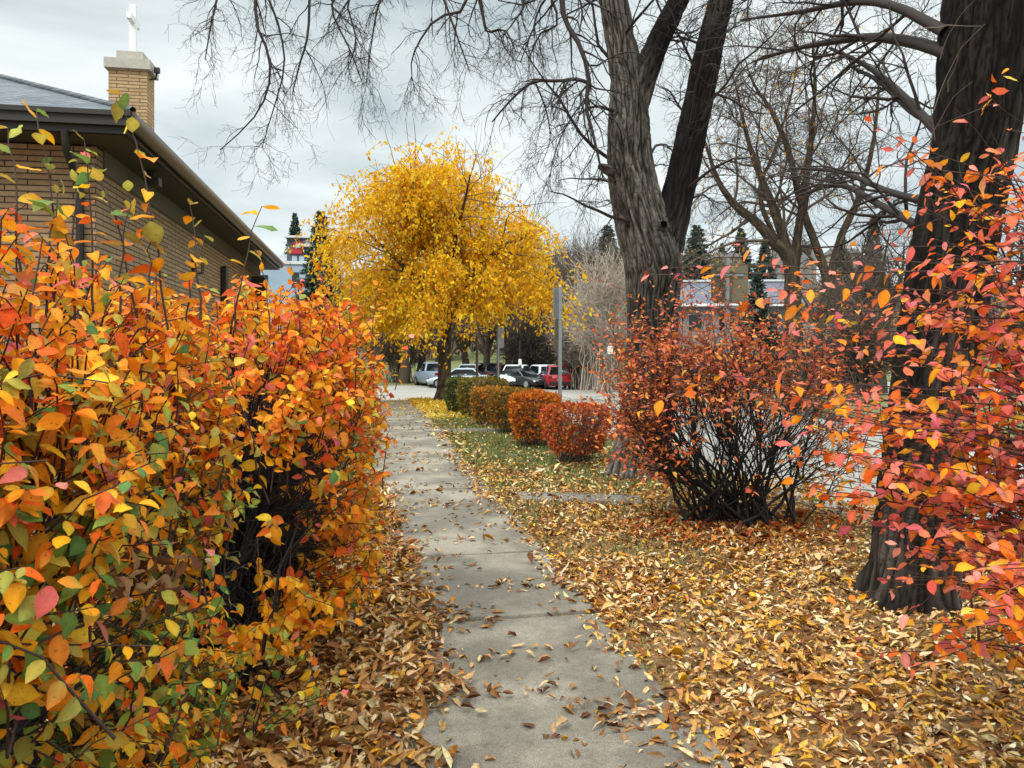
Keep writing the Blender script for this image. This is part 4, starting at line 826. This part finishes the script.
# ---- far wood on the hillside
RNG = np.random.default_rng(601); mb = MB(); n = 1500; t = 95+RNG.random(n)**1.3*260; s = RNG.uniform(-.75, 1.15, n)*t
k = ~((np.abs(s+18) < 22) & (t < 130)); s, t = s[k], t[k]; n = len(s); c = W(s, t, gz(t)); H = RNG.uniform(5, 11, n)
col = pick(['#6f6258', '#7d6a58', '#8a7464', '#5d5248', '#96785a', '#7a7066'], n)
for q in range(16):
    a = RNG.uniform(0, 2*np.pi, n); th = RNG.uniform(0, .75, n); d = np.c_[np.sin(th)*np.cos(a), np.sin(th)*np.sin(a), np.cos(th)]; P = grow(c+d*(H*.2)[:, None]*RNG.random((n, 1)), d, H*RNG.uniform(.6, 1, n), 4, .1, .02); tubes(mb, P, np.array([[.16, .11, .07, .02]]), 3, col)
for q in range(26):
    a = RNG.uniform(0, 2*np.pi, n); r = np.sqrt(RNG.random(n))*H*.34; p = c+np.c_[np.cos(a)*r, np.sin(a)*r, H*RNG.uniform(.15, .95, n)]; leaves(mb, p, RNG.normal(size=(n, 3)), RNG.normal(size=(n, 3)), H*.14, H*.05, col*RNG.uniform(.8, 1.2, (n, 1)), col, .2, .1, 'lo')
RNG = np.random.default_rng(777)
struct('far_woods', mb, M['col'], 'stuff')

# ================================================================== CHURCH
def brickmat(name, c1, c2, mortar, sc=1.0, bw=.42, rh=.105, ms=.012):
    h = NT(name); tc = h.n('ShaderNodeTexCoord'); sp = h.n('ShaderNodeSeparateXYZ'); h.l(tc, 'Object', sp, 'Vector'); ad = h.n('ShaderNodeMath', operation='ADD'); h.l(sp, 'X', ad, 0); h.l(sp, 'Y', ad, 1)
    cb = h.n('ShaderNodeCombineXYZ'); h.l(ad, 0, cb, 'X'); h.l(sp, 'Z', cb, 'Y'); br = h.n('ShaderNodeTexBrick', Scale=sc); br.inputs['Color1'].default_value = (*lin(c1), 1); br.inputs['Color2'].default_value = (*lin(c2), 1); br.inputs['Mortar'].default_value = (*lin(mortar), 1)
    br.inputs['Mortar Size'].default_value = ms; br.inputs['Brick Width'].default_value = bw; br.inputs['Row Height'].default_value = rh; h.l(cb, 'Vector', br, 'Vector'); nn = h.noise(9, 5); r = h.ramp(nn, 'Fac', [(.3, (.75,)*3), (.7, (1.05,)*3)])
    m = h.mixc(1, (br, 'Color'), (r, 'Color'), 'MULTIPLY'); h.t.links.new(m.outputs[2], h.b.inputs['Base Color']); h.b.inputs['Roughness'].default_value = .9; b = h.bump(br, 'Fac', .6, .01); b.invert = True; return h.m
M['brick'] = brickmat('buff_brick', '#a08868', '#8d7455', '#43352a', bw=.62, rh=.088, ms=.011); M['brickchim'] = brickmat('chimney_brick', '#bfa076', '#ad8c62', '#75604a', bw=.5, rh=.08)
M['stucco'] = plain('dark_pebble_stucco', '#5a5548', .95, var=.45, scale=60, bump=.5); M['brown'] = plain('brown_gutter_metal', '#54473a', .45, .0, .1, 3); M['darkmetal'] = plain('black_brown_fascia', '#1d1916', .5, 0, .15, 4); M['soffit'] = plain('soffit_board', '#3b342d', .8, 0, .12, 5)
M['stone'] = plain('pale_cap_stone', '#a9a499', .85, 0, .15, 8); M['white'] = plain('white_paint', '#e4e6e6', .5, 0, .03, 5); M['black'] = plain('black_metal', '#151515', .5, 0, .2, 9); M['glass'] = plain('dark_window_glass', '#1d2226', .08, 0, .2, 2)
M['shingle'] = brickmat('grey_shingle', '#6d7378', '#565c62', '#33373b', bw=.33, rh=.075, ms=.006)
S0, T0 = -4.1, 12.4; ch = thing('church', 'buff brick church with hipped grey roof and a white cross on its chimney', 'church', tuple(W(S0, T0, 0)), THETA)
def bx(name, boxes, mat, parent=ch):
    m = MB()
    for b in boxes: m.box(*b)
    return obj(name, m, mat, parent)
bx('wall', [(-15, 0, 0, .3, 0, 4.66), (-.3, 0, .3, 16.6, 0, 4.33), (-15, 0, 16.3, 16.6, 0, 4.3)], M['brick'])
bx('frieze', [(-.3, .025, .303, 16.62, 4.333, 4.68)], M['stucco'])
bx('soffit', [(-15.6, .56, -.56, 17.1, 4.683, 4.72)], M['soffit'])
fs = bx('fascia', [(-15.6, .63, -.63, -.561, 4.70, 4.99), (.561, .63, -.56, 17.15, 4.70, 4.99)], M['darkmetal'])
m = MB()
for prof in [[(.633, 4.78), (.70, 4.76), (.76, 4.84), (.77, 4.97), (.74, 5.0), (.633, 5.0)]]:
    a = [(x, -.70, z) for x, z in prof]; b = [(x, 17.2, z) for x, z in prof]; k = len(prof); m.add(a+b, [(i, (i+1) % k, k+(i+1) % k, k+i) for i in range(k)])
    m.add(a, tris=[(0, i+1, i) for i in range(1, k-1)])
obj('gutter', m, M['brown'], ch)
m = MB(); m.box(-15.7, .70, -.71, -.633, 4.80, 4.985); m.box(-15.7, .70, -.75, -.71, 4.93, 5.0); obj('gutter', m, M['darkmetal'], ch)
x0, x1, y0, y1, z0, pk = -15.9, .72, -.70, 17.2, 5.006, .45; hw = (x1-x0)/2; m = MB(); A = (x0, y0, z0); B = (x1, y0, z0); Cc = (x1, y1, z0); Dd = (x0, y1, z0); R1 = ((x0+x1)/2, y0+hw, z0+hw*pk); R2 = ((x0+x1)/2, max(y0+hw+.1, y1-hw), z0+hw*pk)
m.add([A, B, R1], tris=[(0, 1, 2)]); m.add([B, Cc, R2, R1], [(0, 1, 2, 3)]); m.add([Cc, Dd, R2], tris=[(0, 1, 2)]); m.add([Dd, A, R1, R2], [(0, 1, 2, 3)]); obj('roof', m, M['shingle'], ch)
m = MB(); tubes(m, np.array([np.array([B, np.array(B)*.5+np.array(R1)*.5, R1])+np.array([0, 0, .02])]), np.full((1, 3), .05), 6); obj('hip_cap', m, M['shingle'], ch)
cm = bx('chimney', [(-1.98, -1.14, 6.8, 7.4, 4.9, 8.2)], M['brickchim'])
bx('cap', [(-2.06, -1.06, 6.72, 7.48, 8.2, 8.43), (-1.84, -1.26, 6.9, 7.3, 8.432, 8.66)], M['stone'], cm)
bx('cross', [(-1.60, -1.46, 7.03, 7.17, 8.662, 9.82), (-1.58, -1.48, 6.75, 7.45, 9.38, 9.52)], M['white'], cm)
m = MB(); m.box(-1.02, -.90, 6.9, 7.0, 8.2, 8.32); tubes(m, np.array([[(-1.135, 7.0, 8.05), (-1.0, 6.98, 8.08), (-.96, 6.95, 8.22)]]), np.full((1, 3), .02), 6); obj('floodlight', m, M['black'], cm)
m = MB(); tubes(m, catmull([(-.2, -.63, 4.72), (-.2, -.55, 4.45), (-.2, -.25, 4.2), (-.2, -.08, 4.0), (-.2, -.06, 3.2), (-.2, -.06, .1)], 24)[None], np.full((1, 24), .055), 8); obj('downspout', m, M['darkmetal'], ch)
bx('buttress', [(.027, .14, 9.4, 9.75, 0, 3.95)], M['darkmetal']); bx('buttress', [(.027, .5, 14.6, 14.8, 0, 4.2)], M['darkmetal'])
m = MB(); m.box(.002, .06, 6.1, 6.2, 3.35, 3.8); m.box(.06, .24, 6.05, 6.25, 3.4, 3.42); m.box(.06, .24, 6.05, 6.25, 3.72, 3.76); [m.box(a, a+.02, b, b+.02, 3.42, 3.72) for a in (.07, .21) for b in (6.06, 6.22)]; obj('wall_lantern', m, M['black'], ch)
m = MB(); m.box(.30, .42, 1.5, 1.62, 4.56, 4.68); m.box(.28, .50, 1.45, 1.67, 4.42, 4.56); obj('floodlight', m, M['black'], ch)

# ================================================================== FAR BUILDINGS
M['bluegrey'] = plain('blue_grey_cladding', '#8fa0b2', .7, 0, .08, .5); M['charcoal'] = plain('charcoal_cladding', '#4a4e54', .7, 0, .1, .6); M['redpanel'] = plain('red_panel', '#a8213a', .6, 0, .08, 1); M['paleslab'] = plain('pale_slab', '#c4c8ca', .7, 0, .05, 1)
M['skyglass'] = plain('pale_window_glass', '#9fb0ba', .1, 0, .1, 1); M['violetroof'] = plain('violet_grey_metal_roof', '#52525e', .5, 0, .1, .4); M['housewall'] = plain('beige_siding', '#a89c8c', .8, 0, .1, 1); M['greywall'] = plain('grey_siding', '#7f7d7c', .8, 0, .1, 1); M['darkroof'] = plain('dark_house_roof', '#55504c', .9, 0, .2, 2)
D1 = 110.0; bl = gloc(292, D1); ap = thing('apartment_building', 'blue grey and charcoal apartment building with red balcony panels beyond the church', 'building', tuple(bl), .12)
def zz(v): return CAMZ+(HY-v)/F*D1-bl[2]
def xx(u): return (u-292)/F*D1
bx('lower_block', [(xx(250), xx(312), -1, 9, 0, zz(263))], M['bluegrey'], ap); bx('upper_block', [(xx(287), xx(326), 0, 8, zz(262.9), zz(238))], M['charcoal'], ap)
bx('roof_slab', [(xx(285), xx(330), -.6, 8.6, zz(238)+.002, zz(236))], M['paleslab'], ap); bx('wing', [(xx(252), xx(286.5), .5, 7, zz(262.9), zz(254))], M['paleslab'], ap); bx('parapet', [(xx(249), xx(313), -1.2, -.98, zz(265), zz(262))], M['paleslab'], ap)
bx('red_panel', [(xx(294), xx(303), -.35, -.002, zz(249), zz(242))], M['redpanel'], ap); bx('red_panel', [(xx(290), xx(302), -.3, -.002, zz(254), zz(249.2))], M['redpanel'], ap); bx('balcony', [(xx(300), xx(322), -.9, -.003, zz(247), zz(244.5))], M['paleslab'], ap)
for (a, b, c, d) in [(292, 297, 261, 255.5), (299, 304, 261, 255.5), (305.5, 312, 261, 255.5), (305, 313, 244, 239.5), (315, 322, 253, 247.5), (296, 301, 248, 244)]:
    w = bx('window', [(xx(a), xx(b), -.40 if c == 248 else -.06, -.003 if c != 248 else -.352, zz(c), zz(d))], M['skyglass'], ap)
bx('window', [(xx(293), xx(300), -1.06, -1.003, zz(288), zz(273))], M['glass'], ap); bx('window', [(xx(262), xx(270), -1.06, -1.003, zz(288), zz(276))], M['glass'], ap)
# garage-like hall with a violet grey roof
D1 = 58.0; bl = gloc(735, D1); hall = thing('hall_building', 'long low hall with a violet grey ribbed metal roof across the street', 'building', tuple(bl), -.05)
def zz(v): return CAMZ+(HY-v)/F*D1-bl[2]
def xx(u): return (u-735)/F*D1
bx('wall', [(xx(672), xx(800), .2, 7.8, 0, zz(306))], M['greywall'], hall)
m = MB(); nrib = 46; xs = np.linspace(xx(668), xx(804), nrib*2+1); pr = [(x, 0.06 if i % 2 else 0) for i, x in enumerate(xs)]
Vr = [(x, -.3, zz(305)+h) for x, h in pr]+[(x, 4, zz(277)+h) for x, h in pr]+[(x, 8.3, zz(305)+h) for x, h in pr]; k = len(pr); m.add(Vr, [(r*k+i, r*k+i+1, (r+1)*k+i+1, (r+1)*k+i) for r in (0, 1) for i in range(k-1)]); obj('roof', m, M['violetroof'], hall)
bx('ridge_cap', [(xx(668), xx(804), 3.85, 4.15, zz(277)+.02, zz(276)+.1)], M['paleslab'], hall); bx('gutter', [(xx(668), xx(804), -.5, -.31, zz(306.5), zz(304))], M['white'], hall)
for a in (690, 720, 765): bx('window', [(xx(a), xx(a+12), .14, .198, zz(330), zz(315))], M['glass'], hall)
# garage
D1 = 36.0; bl = gloc(842, D1); gar = thing('garage', 'small grey garage with a dark door among the trees', 'garage', tuple(bl), -.1)
def zz(v): return CAMZ+(HY-v)/F*D1-bl[2]
def xx(u): return (u-842)/F*D1
bx('wall', [(xx(808), xx(872), 0, 4, 0, zz(340))], M['greywall'], gar); bx('door', [(xx(824), xx(850), -.05, -.003, 0, zz(349))], M['darkmetal'], gar)
m = MB(); m.add([(xx(804), -.3, zz(340)), (xx(876), -.3, zz(340)), (xx(876), 2, zz(322)), (xx(804), 2, zz(322)), (xx(876), 4.3, zz(340)), (xx(804), 4.3, zz(340))], [(0, 1, 2, 3), (3, 2, 4, 5)]); obj('roof', m, M['darkroof'], gar)
bx('door_header', [(xx(820), xx(856), -.09, -.003, zz(348.5), zz(345))], M['white'], gar)
# houses on the hill
for k, (u, vt, vb, w, d, lab) in enumerate([(628, 246, 262, 30, 180, 'pale house on the hill left of the great forked trunk'), (800, 238, 256, 34, 190, 'wide beige house high on the hill behind the many stemmed elm'), (728, 250, 266, 26, 150, 'beige house on the hill just above the traffic sign'), (676, 262, 272, 20, 140, 'small house on the hill against the great trunk'), (850, 246, 262, 28, 170, 'house on the hill nearest the pink leaved bush'), (345, 300, 330, 40, 95, 'grey house hidden behind the orange hedge and the yellow crown')]):
    bl = gloc(u, d); h = thing('house', lab, 'house', tuple(bl), .1*math.sin(k*2)); q = d/F; zt = CAMZ+(HY-vt)*q-bl[2]; ze = CAMZ+(HY-(vt*.55+vb*.45))*q-bl[2]; hw = w*q/2
    bx('wall', [(-hw, hw, 0, 7, -1.5, ze)], M['housewall'] if k % 2 == 0 else M['greywall'], h)
    m = MB(); m.add([(-hw*1.1, -.6, ze), (hw*1.1, -.6, ze), (hw*.8, 3.5, zt), (-hw*.8, 3.5, zt), (hw*1.1, 7.6, ze), (-hw*1.1, 7.6, ze)], [(0, 1, 2, 3), (3, 2, 4, 5)], [(1, 4, 2), (5, 0, 3)]); obj('roof', m, M['darkroof'], h)
    for a in (-.6, 0, .55): bx('window', [(a*hw-hw*.13, a*hw+hw*.13, -.08, -.003, ze-2.2, ze-.8)], M['glass'], h)

# ================================================================== SIGNS
M['steel'] = plain('galvanised_steel', '#8f9496', .4, .6, .12, 12); M['signback'] = plain('dull_olive_sign_back', '#6f6852', .55, .1, .15, 6); M['signgrey'] = plain('sign_back_grey', '#8e9292', .45, .4, .12, 8); M['woodpole'] = plain('weathered_pole', '#6d6259', .85, 0, .2, 8)
def post(label, u, vtop, d, rpx, mat, plates, rz=0.0):
    b = gloc(u, d); root = thing('traffic_sign', label, 'sign', tuple(b), rz); q = d/F; H = CAMZ+(HY-vtop)*q-b[2]; m = MB(); tubes(m, np.array([[(0, 0, 0), (0, 0, H/2), (0, 0, H)]]), np.full((1, 3), rpx*q), 10); a = np.arange(10); m.add([(math.cos(x/10*6.283)*rpx*q, math.sin(x/10*6.283)*rpx*q, H) for x in range(10)], tris=[(0, i, i+1) for i in range(1, 9)]); obj('pole', m, mat, root)
    for (w, v0, v1, pm, yy, yaw) in plates:
        z1 = CAMZ+(HY-v0)*q-b[2]; z0 = CAMZ+(HY-v1)*q-b[2]; bm = bmesh.new(); bmesh.ops.create_cube(bm, size=1); bmesh.ops.scale(bm, vec=(w*q, .012, z1-z0), verts=bm.verts); ed = [e for e in bm.edges if abs(e.verts[0].co.y-e.verts[1].co.y) > .005]; bmesh.ops.bevel(bm, geom=ed, offset=min(.04, w*q*.12), segments=3, affect='EDGES'); me = bpy.data.meshes.new('sign_plate'); bm.to_mesh(me); bm.free(); o = link('sign_plate', me, pm, root); o.location = (yy[0], yy[1], (z0+z1)/2); o.rotation_euler = (0, 0, yaw)
    return root
p1 = post('square olive sign back bolted to a steel post behind the black stemmed bush', 727, 258, 10.6, 2.6, M['steel'], [(37, 262, 303, M['signback'], (.055, .075, 0), 0)])
for z in (266, 298):
    zc = CAMZ+(HY-z)/F*10.6
    for q in ((-.17, -.055, .045, .068), (.055, .24, .045, .068), (-.05, .05, -.045, .062)):
        m = MB(); m.box(*q, zc-.016, zc+.016); obj('bracket', m, M['steel'], p1)
m = MB(); zc = CAMZ+(HY-258)/F*10.6; m.box(-.13, .13, .05, .1, zc-.06, zc+.02); obj('cap_plate', m, plain('tan_plate', '#8f7f55', .6), p1)
post('grey steel post with two edge-on sign plates behind the orange clipped hedge', 560, 287, 17.3, 2.0, M['steel'], [(16, 288, 318, M['signgrey'], (-.05, .09, 0), .95), (15, 318.5, 339, M['signback'], (-.03, .09, 0), .95)])
post('thin steel post with one narrow sign plate in front of the maroon car', 498, 326, 25.5, 1.3, M['steel'], [(8, 327, 348, M['signgrey'], (.1, .08, 0), .8)])
post('plain brown post standing by the yellow tree', 477, 336, 26.8, 1.3, M['woodpole'], [])
post('small white sign on a thin post left of the great forked trunk', 610, 345, 30, .7, M['woodpole'], [(5.5, 346, 354, M['white'], (0, -.06, 0), 0)])
post('small white parking sign on a dark post above the black car', 520, 340, 57, .9, M['darkmetal'], [(3.2, 359, 365, M['white'], (0, -.1, 0), 0)])

# ================================================================== CARS
M['tyre'] = plain('tyre_rubber', '#141414', .85, 0, .2, 20); M['rim'] = plain('alloy_rim', '#9a9c9e', .35, .7, .1, 10); M['lamp_red'] = plain('tail_lamp', '#7a0f12', .25, 0, .1, 20); M['lamp_white'] = plain('head_lamp', '#d8dcde', .15, 0, .05, 20); M['plate'] = plain('number_plate', '#cfd2d0', .5, 0, .03, 20); M['plastic'] = plain('black_plastic', '#1b1b1c', .6, 0, .1, 20)
PAINT = {}
def paint(c):
    if c not in PAINT:
        h = NT('car_paint'); nn = h.noise(2, 2); r = h.ramp(nn, 'Fac', [(.3, tuple(lin(c)*.94)), (.7, tuple(np.minimum(lin(c)*1.05, .9)))]); h.l(r, 'Color', h.b, 'Base Color'); h.b.inputs['Roughness'].default_value = .3; h.b.inputs['Coat Weight'].default_value = .25; PAINT[c] = h.m
    return PAINT[c]
def car(name, label, loc, rz, col, kind='suv'):
    root = thing(name, label, 'car', tuple(loc), rz, 'cars parked across the road'); suv = kind == 'suv'
    L, Wd, H, belt = (4.5, 1.84, 1.68, 1.02) if suv else (4.6, 1.78, 1.45, .92)
    if kind == 'pickup': L, Wd, H, belt = 5.3, 1.95, 1.85, 1.15
    pf = [(-L/2, .45, belt-.22), (-L/2+.06, .3, belt-.05), (-L/2+.3, .26, belt+.02), (-L/4, .24, belt+.02), (0, .24, belt), (L*.2, .24, belt-.03), (L*.3, .24, belt-.06), (L*.43, .27, belt-.18), (L/2-.05, .33, belt-.30), (L/2, .45, belt-.42)]
    m = MB(); rings = []
    for i, (x, zb, zt) in enumerate(pf):
        w = Wd/2*(1-.10*abs(2*x/L)**5); sec = [(-w*.86, zb), (-w*.98, zb+.12), (-w, (zb+zt)/2), (-w*.97, zt-.08), (-w*.88, zt), (w*.88, zt), (w*.97, zt-.08), (w, (zb+zt)/2), (w*.98, zb+.12), (w*.86, zb)]; rings.append([(x, y, z) for y, z in sec])
    k = 10; n = len(rings); m.add([p for r in rings for p in r], [(i*k+j, i*k+(j+1) % k, (i+1)*k+(j+1) % k, (i+1)*k+j) for i in range(n-1) for j in range(k)])
    for r in (rings[0], rings[-1]): m.add(r, tris=[(0, i, i+1) for i in range(1, k-1)])
    bd = obj('body', m, paint(col), root, True)
    xr0, xr1, xf1, xf0 = (-L/2+.12, -L/2+.5, L*.09, L*.24) if suv else (-L/2+.55, -L/2+1.15, L*.06, L*.22)
    if kind == 'pickup': xr0, xr1, xf1, xf0 = -.35, -.2, L*.1, L*.22
    wb, wt = Wd/2*.9, Wd/2*.72; m = MB(); b4 = [(xr0, -wb, belt-.02), (xf0, -wb, belt-.05), (xf0, wb, belt-.05), (xr0, wb, belt-.02)]; t4 = [(xr1, -wt, H-.06), (xf1, -wt, H-.06), (xf1, wt, H-.06), (xr1, wt, H-.06)]; c4 = [(xr1+.12, -wt*.9, H), (xf1-.12, -wt*.9, H), (xf1-.12, wt*.9, H), (xr1+.12, wt*.9, H)]
    m.add(b4+t4+c4, [(8, 9, 10, 11)]+[(4*a+i, 4*a+(i+1) % 4, 4*a+4+(i+1) % 4, 4*a+4+i) for a in (0, 1) for i in range(4)]); obj('roof', m, paint(col), root)
    def pane(nm, idx, inset=.1):
        a, b = np.array(b4[idx[0]]), np.array(b4[idx[1]]); c, d = np.array(t4[idx[1]]), np.array(t4[idx[0]]); cen = (a+b+c+d)/4; q = [cen+(p-cen)*(1-inset) for p in (a, b, c, d)]; nrm = np.cross(b-a, d-a); nrm /= np.linalg.norm(nrm); nrm *= np.sign(np.dot(nrm, cen-np.array([0, 0, belt])))
        mm = MB(); f = [p+nrm*.012 for p in q]; bk = [p-nrm*.01 for p in q]; mm.add(f+bk, [(0, 1, 2, 3), (0, 1, 5, 4), (1, 2, 6, 5), (2, 3, 7, 6), (3, 0, 4, 7)]); obj(nm, mm, M['glass'], root)
    pane('side_window', (0, 1), .12); pane('windscreen', (1, 2)); pane('side_window', (2, 3), .12); pane('rear_window', (3, 0), .14)
    for sx in (-L*.31, L*.31):
        for sy in (-1, 1):
            mm = MB(); a = np.arange(20)/20*2*np.pi; r = .35; y0_, y1_ = sy*(Wd/2-.2), sy*(Wd/2+.015); V = [(sx+r*math.cos(x), y, r+r*math.sin(x)) for y in (y0_, y1_) for x in a]; mm.add(V, [(i, (i+1) % 20, 20+(i+1) % 20, 20+i) for i in range(20)]); mm.add(V[20:], tris=[(0, i, i+1) for i in range(1, 19)]); tyre = obj('wheel', mm, M['tyre'], root)
            mm = MB(); y2 = sy*(Wd/2+.025); V = [(sx+.22*math.cos(x), y2, r+.22*math.sin(x)) for x in a]; mm.add(V, tris=[(0, i, i+1) for i in range(1, 19)]); obj('rim', mm, M['rim'], tyre)
    for sy in (-1, 1):
        mm = MB(); mm.box(-L/2-.012, -L/2+.2, sy*Wd*.36-.14, sy*Wd*.36+.14, belt-.24, belt-.06); obj('tail_light', mm, M['lamp_red'], root)
        mm = MB(); mm.box(L/2-.3, L/2-.03, sy*Wd*.36-.17, sy*Wd*.36+.17, belt-.40, belt-.29); obj('headlight', mm, M['lamp_white'], root)
        mm = MB(); mm.box(L*.17, L*.17+.1, sy*(Wd/2+.08)-.09, sy*(Wd/2+.08)+.09, belt-.02, belt+.12); obj('mirror', mm, M['plastic'], root)
    mm = MB(); mm.box(-L/2-.04, -L/2+.2, -Wd*.4, Wd*.4, .36, .54); mm.box(L/2-.2, L/2+.03, -Wd*.4, Wd*.4, .3, .5); obj('bumper', mm, M['plastic'], root)
    mm = MB(); mm.box(-L/2-.055, -L/2-.041, -.17, .17, .62, .74); mm.box(-L/2-.055, -L/2-.0, -.17, .17, .62, .74); obj('number_plate', mm, M['plate'], root)
    return root
def carloc(u, d): p = gloc(u, d); s_, t_ = st(p[0], p[1]); p[2] = gz(t_)-.109 if in_road(s_, t_) else gz(t_); return p
AW = math.pi/2+THETA
for nm, lab, u, d, rz, c, kd in [('red_suv', 'bright red car parked at the right end of the row', 556, 55.5, AW-.12, '#9a1020', 'suv'), ('white_car', 'white car squeezed between the red car and the black car', 541, 58.5, AW+.1, '#dfe3e6', 'suv'), ('black_car', 'glossy black car parked in front of the white one', 522, 56.0, AW-2.6, '#08090a', 'sedan'),
        ('white_suv', 'white car facing the road between the black and maroon cars', 515, 57.5, AW+2.75, '#e2e6e8', 'suv'), ('maroon_suv', 'dark maroon car behind the thin steel post', 507, 62.0, AW-.1, '#4a0f18', 'suv'), ('black_suv', 'black car left of the maroon car', 490, 63.0, AW+.05, '#131416', 'suv'), ('black_suv', 'black car half hidden by hanging yellow leaves', 482, 67.0, AW-.1, '#17181b', 'suv'),
        ('white_suv', 'white car behind the plain brown post', 469, 62.0, AW+2.8, '#b9bec2', 'suv'), ('silver_car', 'pale silver car parked sideways right of the yellow tree trunk', 459, 56.5, AW+1.35, '#98a4ae', 'sedan'), ('pale_pickup', 'pale blue grey pickup left of the yellow tree trunk', 434, 60.0, AW+.25, '#74808c', 'pickup')]:
    car(nm, lab, carloc(u, d), rz, c, kd)

# ================================================================== CAMERA, LIGHT, SKY
cam = bpy.data.cameras.new('camera'); co = bpy.data.objects.new('camera', cam); COL.objects.link(co); co.location = (0, 0, CAMZ); co.rotation_euler = (math.pi/2, 0, 0)
cam.sensor_width = 36; cam.lens = F/1024*36; cam.shift_y = (HY-384)/1024; cam.clip_start = .05; cam.clip_end = 4000; scene.camera = co
SE, SA = math.radians(48), math.radians(215)    # sun elevation, compass azimuth (0 = +Y, clockwise)
su = bpy.data.lights.new('sun', 'SUN'); su.energy = 1.2; su.angle = math.radians(14); su.color = (1, .96, .9); so = bpy.data.objects.new('sun', su); COL.objects.link(so); so.rotation_euler = (math.pi/2-SE, 0, -SA+math.pi)
sd = Vector((math.sin(SA)*math.cos(SE), math.cos(SA)*math.cos(SE), math.sin(SE))); so.rotation_euler = sd.to_track_quat('Z', 'Y').to_euler()
w = bpy.data.worlds.new('World'); scene.world = w; w.use_nodes = True; nt = w.node_tree; bg = nt.nodes['Background']; bg.inputs['Strength'].default_value = .1
sky = nt.nodes.new('ShaderNodeTexSky'); sky.sky_type = 'NISHITA'; sky.sun_disc = False; sky.sun_elevation = SE; sky.sun_rotation = SA
tc = nt.nodes.new('ShaderNodeTexCoord'); mp = nt.nodes.new('ShaderNodeMapping'); mp.inputs['Scale'].default_value = (1.3, 1.3, 4.2); nt.links.new(tc.outputs['Generated'], mp.inputs['Vector'])
n1 = nt.nodes.new('ShaderNodeTexNoise'); n1.inputs['Scale'].default_value = 1.9; n1.inputs['Detail'].default_value = 5; n1.inputs['Roughness'].default_value = .5; n1.inputs['Distortion'].default_value = .35; nt.links.new(mp.outputs[0], n1.inputs['Vector'])
cr = nt.nodes.new('ShaderNodeValToRGB'); cr.color_ramp.elements[0].position = .36; cr.color_ramp.elements[0].color = (.44, .515, .53, 1); cr.color_ramp.elements[1].position = .64; cr.color_ramp.elements[1].color = (.84, .89, .88, 1); nt.links.new(n1.outputs['Fac'], cr.inputs['Fac'])
# overcast luminance by elevation
sx = nt.nodes.new('ShaderNodeSeparateXYZ'); nt.links.new(tc.outputs['Generated'], sx.inputs[0]); er = nt.nodes.new('ShaderNodeValToRGB'); e = er.color_ramp.elements; e[0].position = 0; e[0].color = (9.0, 9.0, 9.0, 1); e[1].position = .17; e[1].color = (6.3,)*3+(1,)
for p, c in ((.42, 6.2), (.6, 17.), (1., 27.)): q = e.new(p); q.color = (c, c, c, 1)
nt.links.new(sx.outputs['Z'], er.inputs['Fac'])
m1 = nt.nodes.new('ShaderNodeMix'); m1.data_type = 'RGBA'; m1.blend_type = 'MULTIPLY'; m1.inputs[0].default_value = 1; nt.links.new(cr.outputs[0], m1.inputs[6]); nt.links.new(er.outputs[0], m1.inputs[7])
m2 = nt.nodes.new('ShaderNodeMix'); m2.data_type = 'RGBA'; m2.inputs[0].default_value = .93; nt.links.new(sky.outputs[0], m2.inputs[6]); nt.links.new(m1.outputs[2], m2.inputs[7]); nt.links.new(m2.outputs[2], bg.inputs['Color'])
vs = scene.view_settings; vs.view_transform = 'Standard'; vs.look = 'None'; vs.exposure = 0.97; vs.gamma = 1.0; vs.use_curve_mapping = False
scene.cycles.max_bounces = 6; scene.cycles.diffuse_bounces = 3; scene.cycles.transmission_bounces = 3; scene.cycles.use_denoising = True
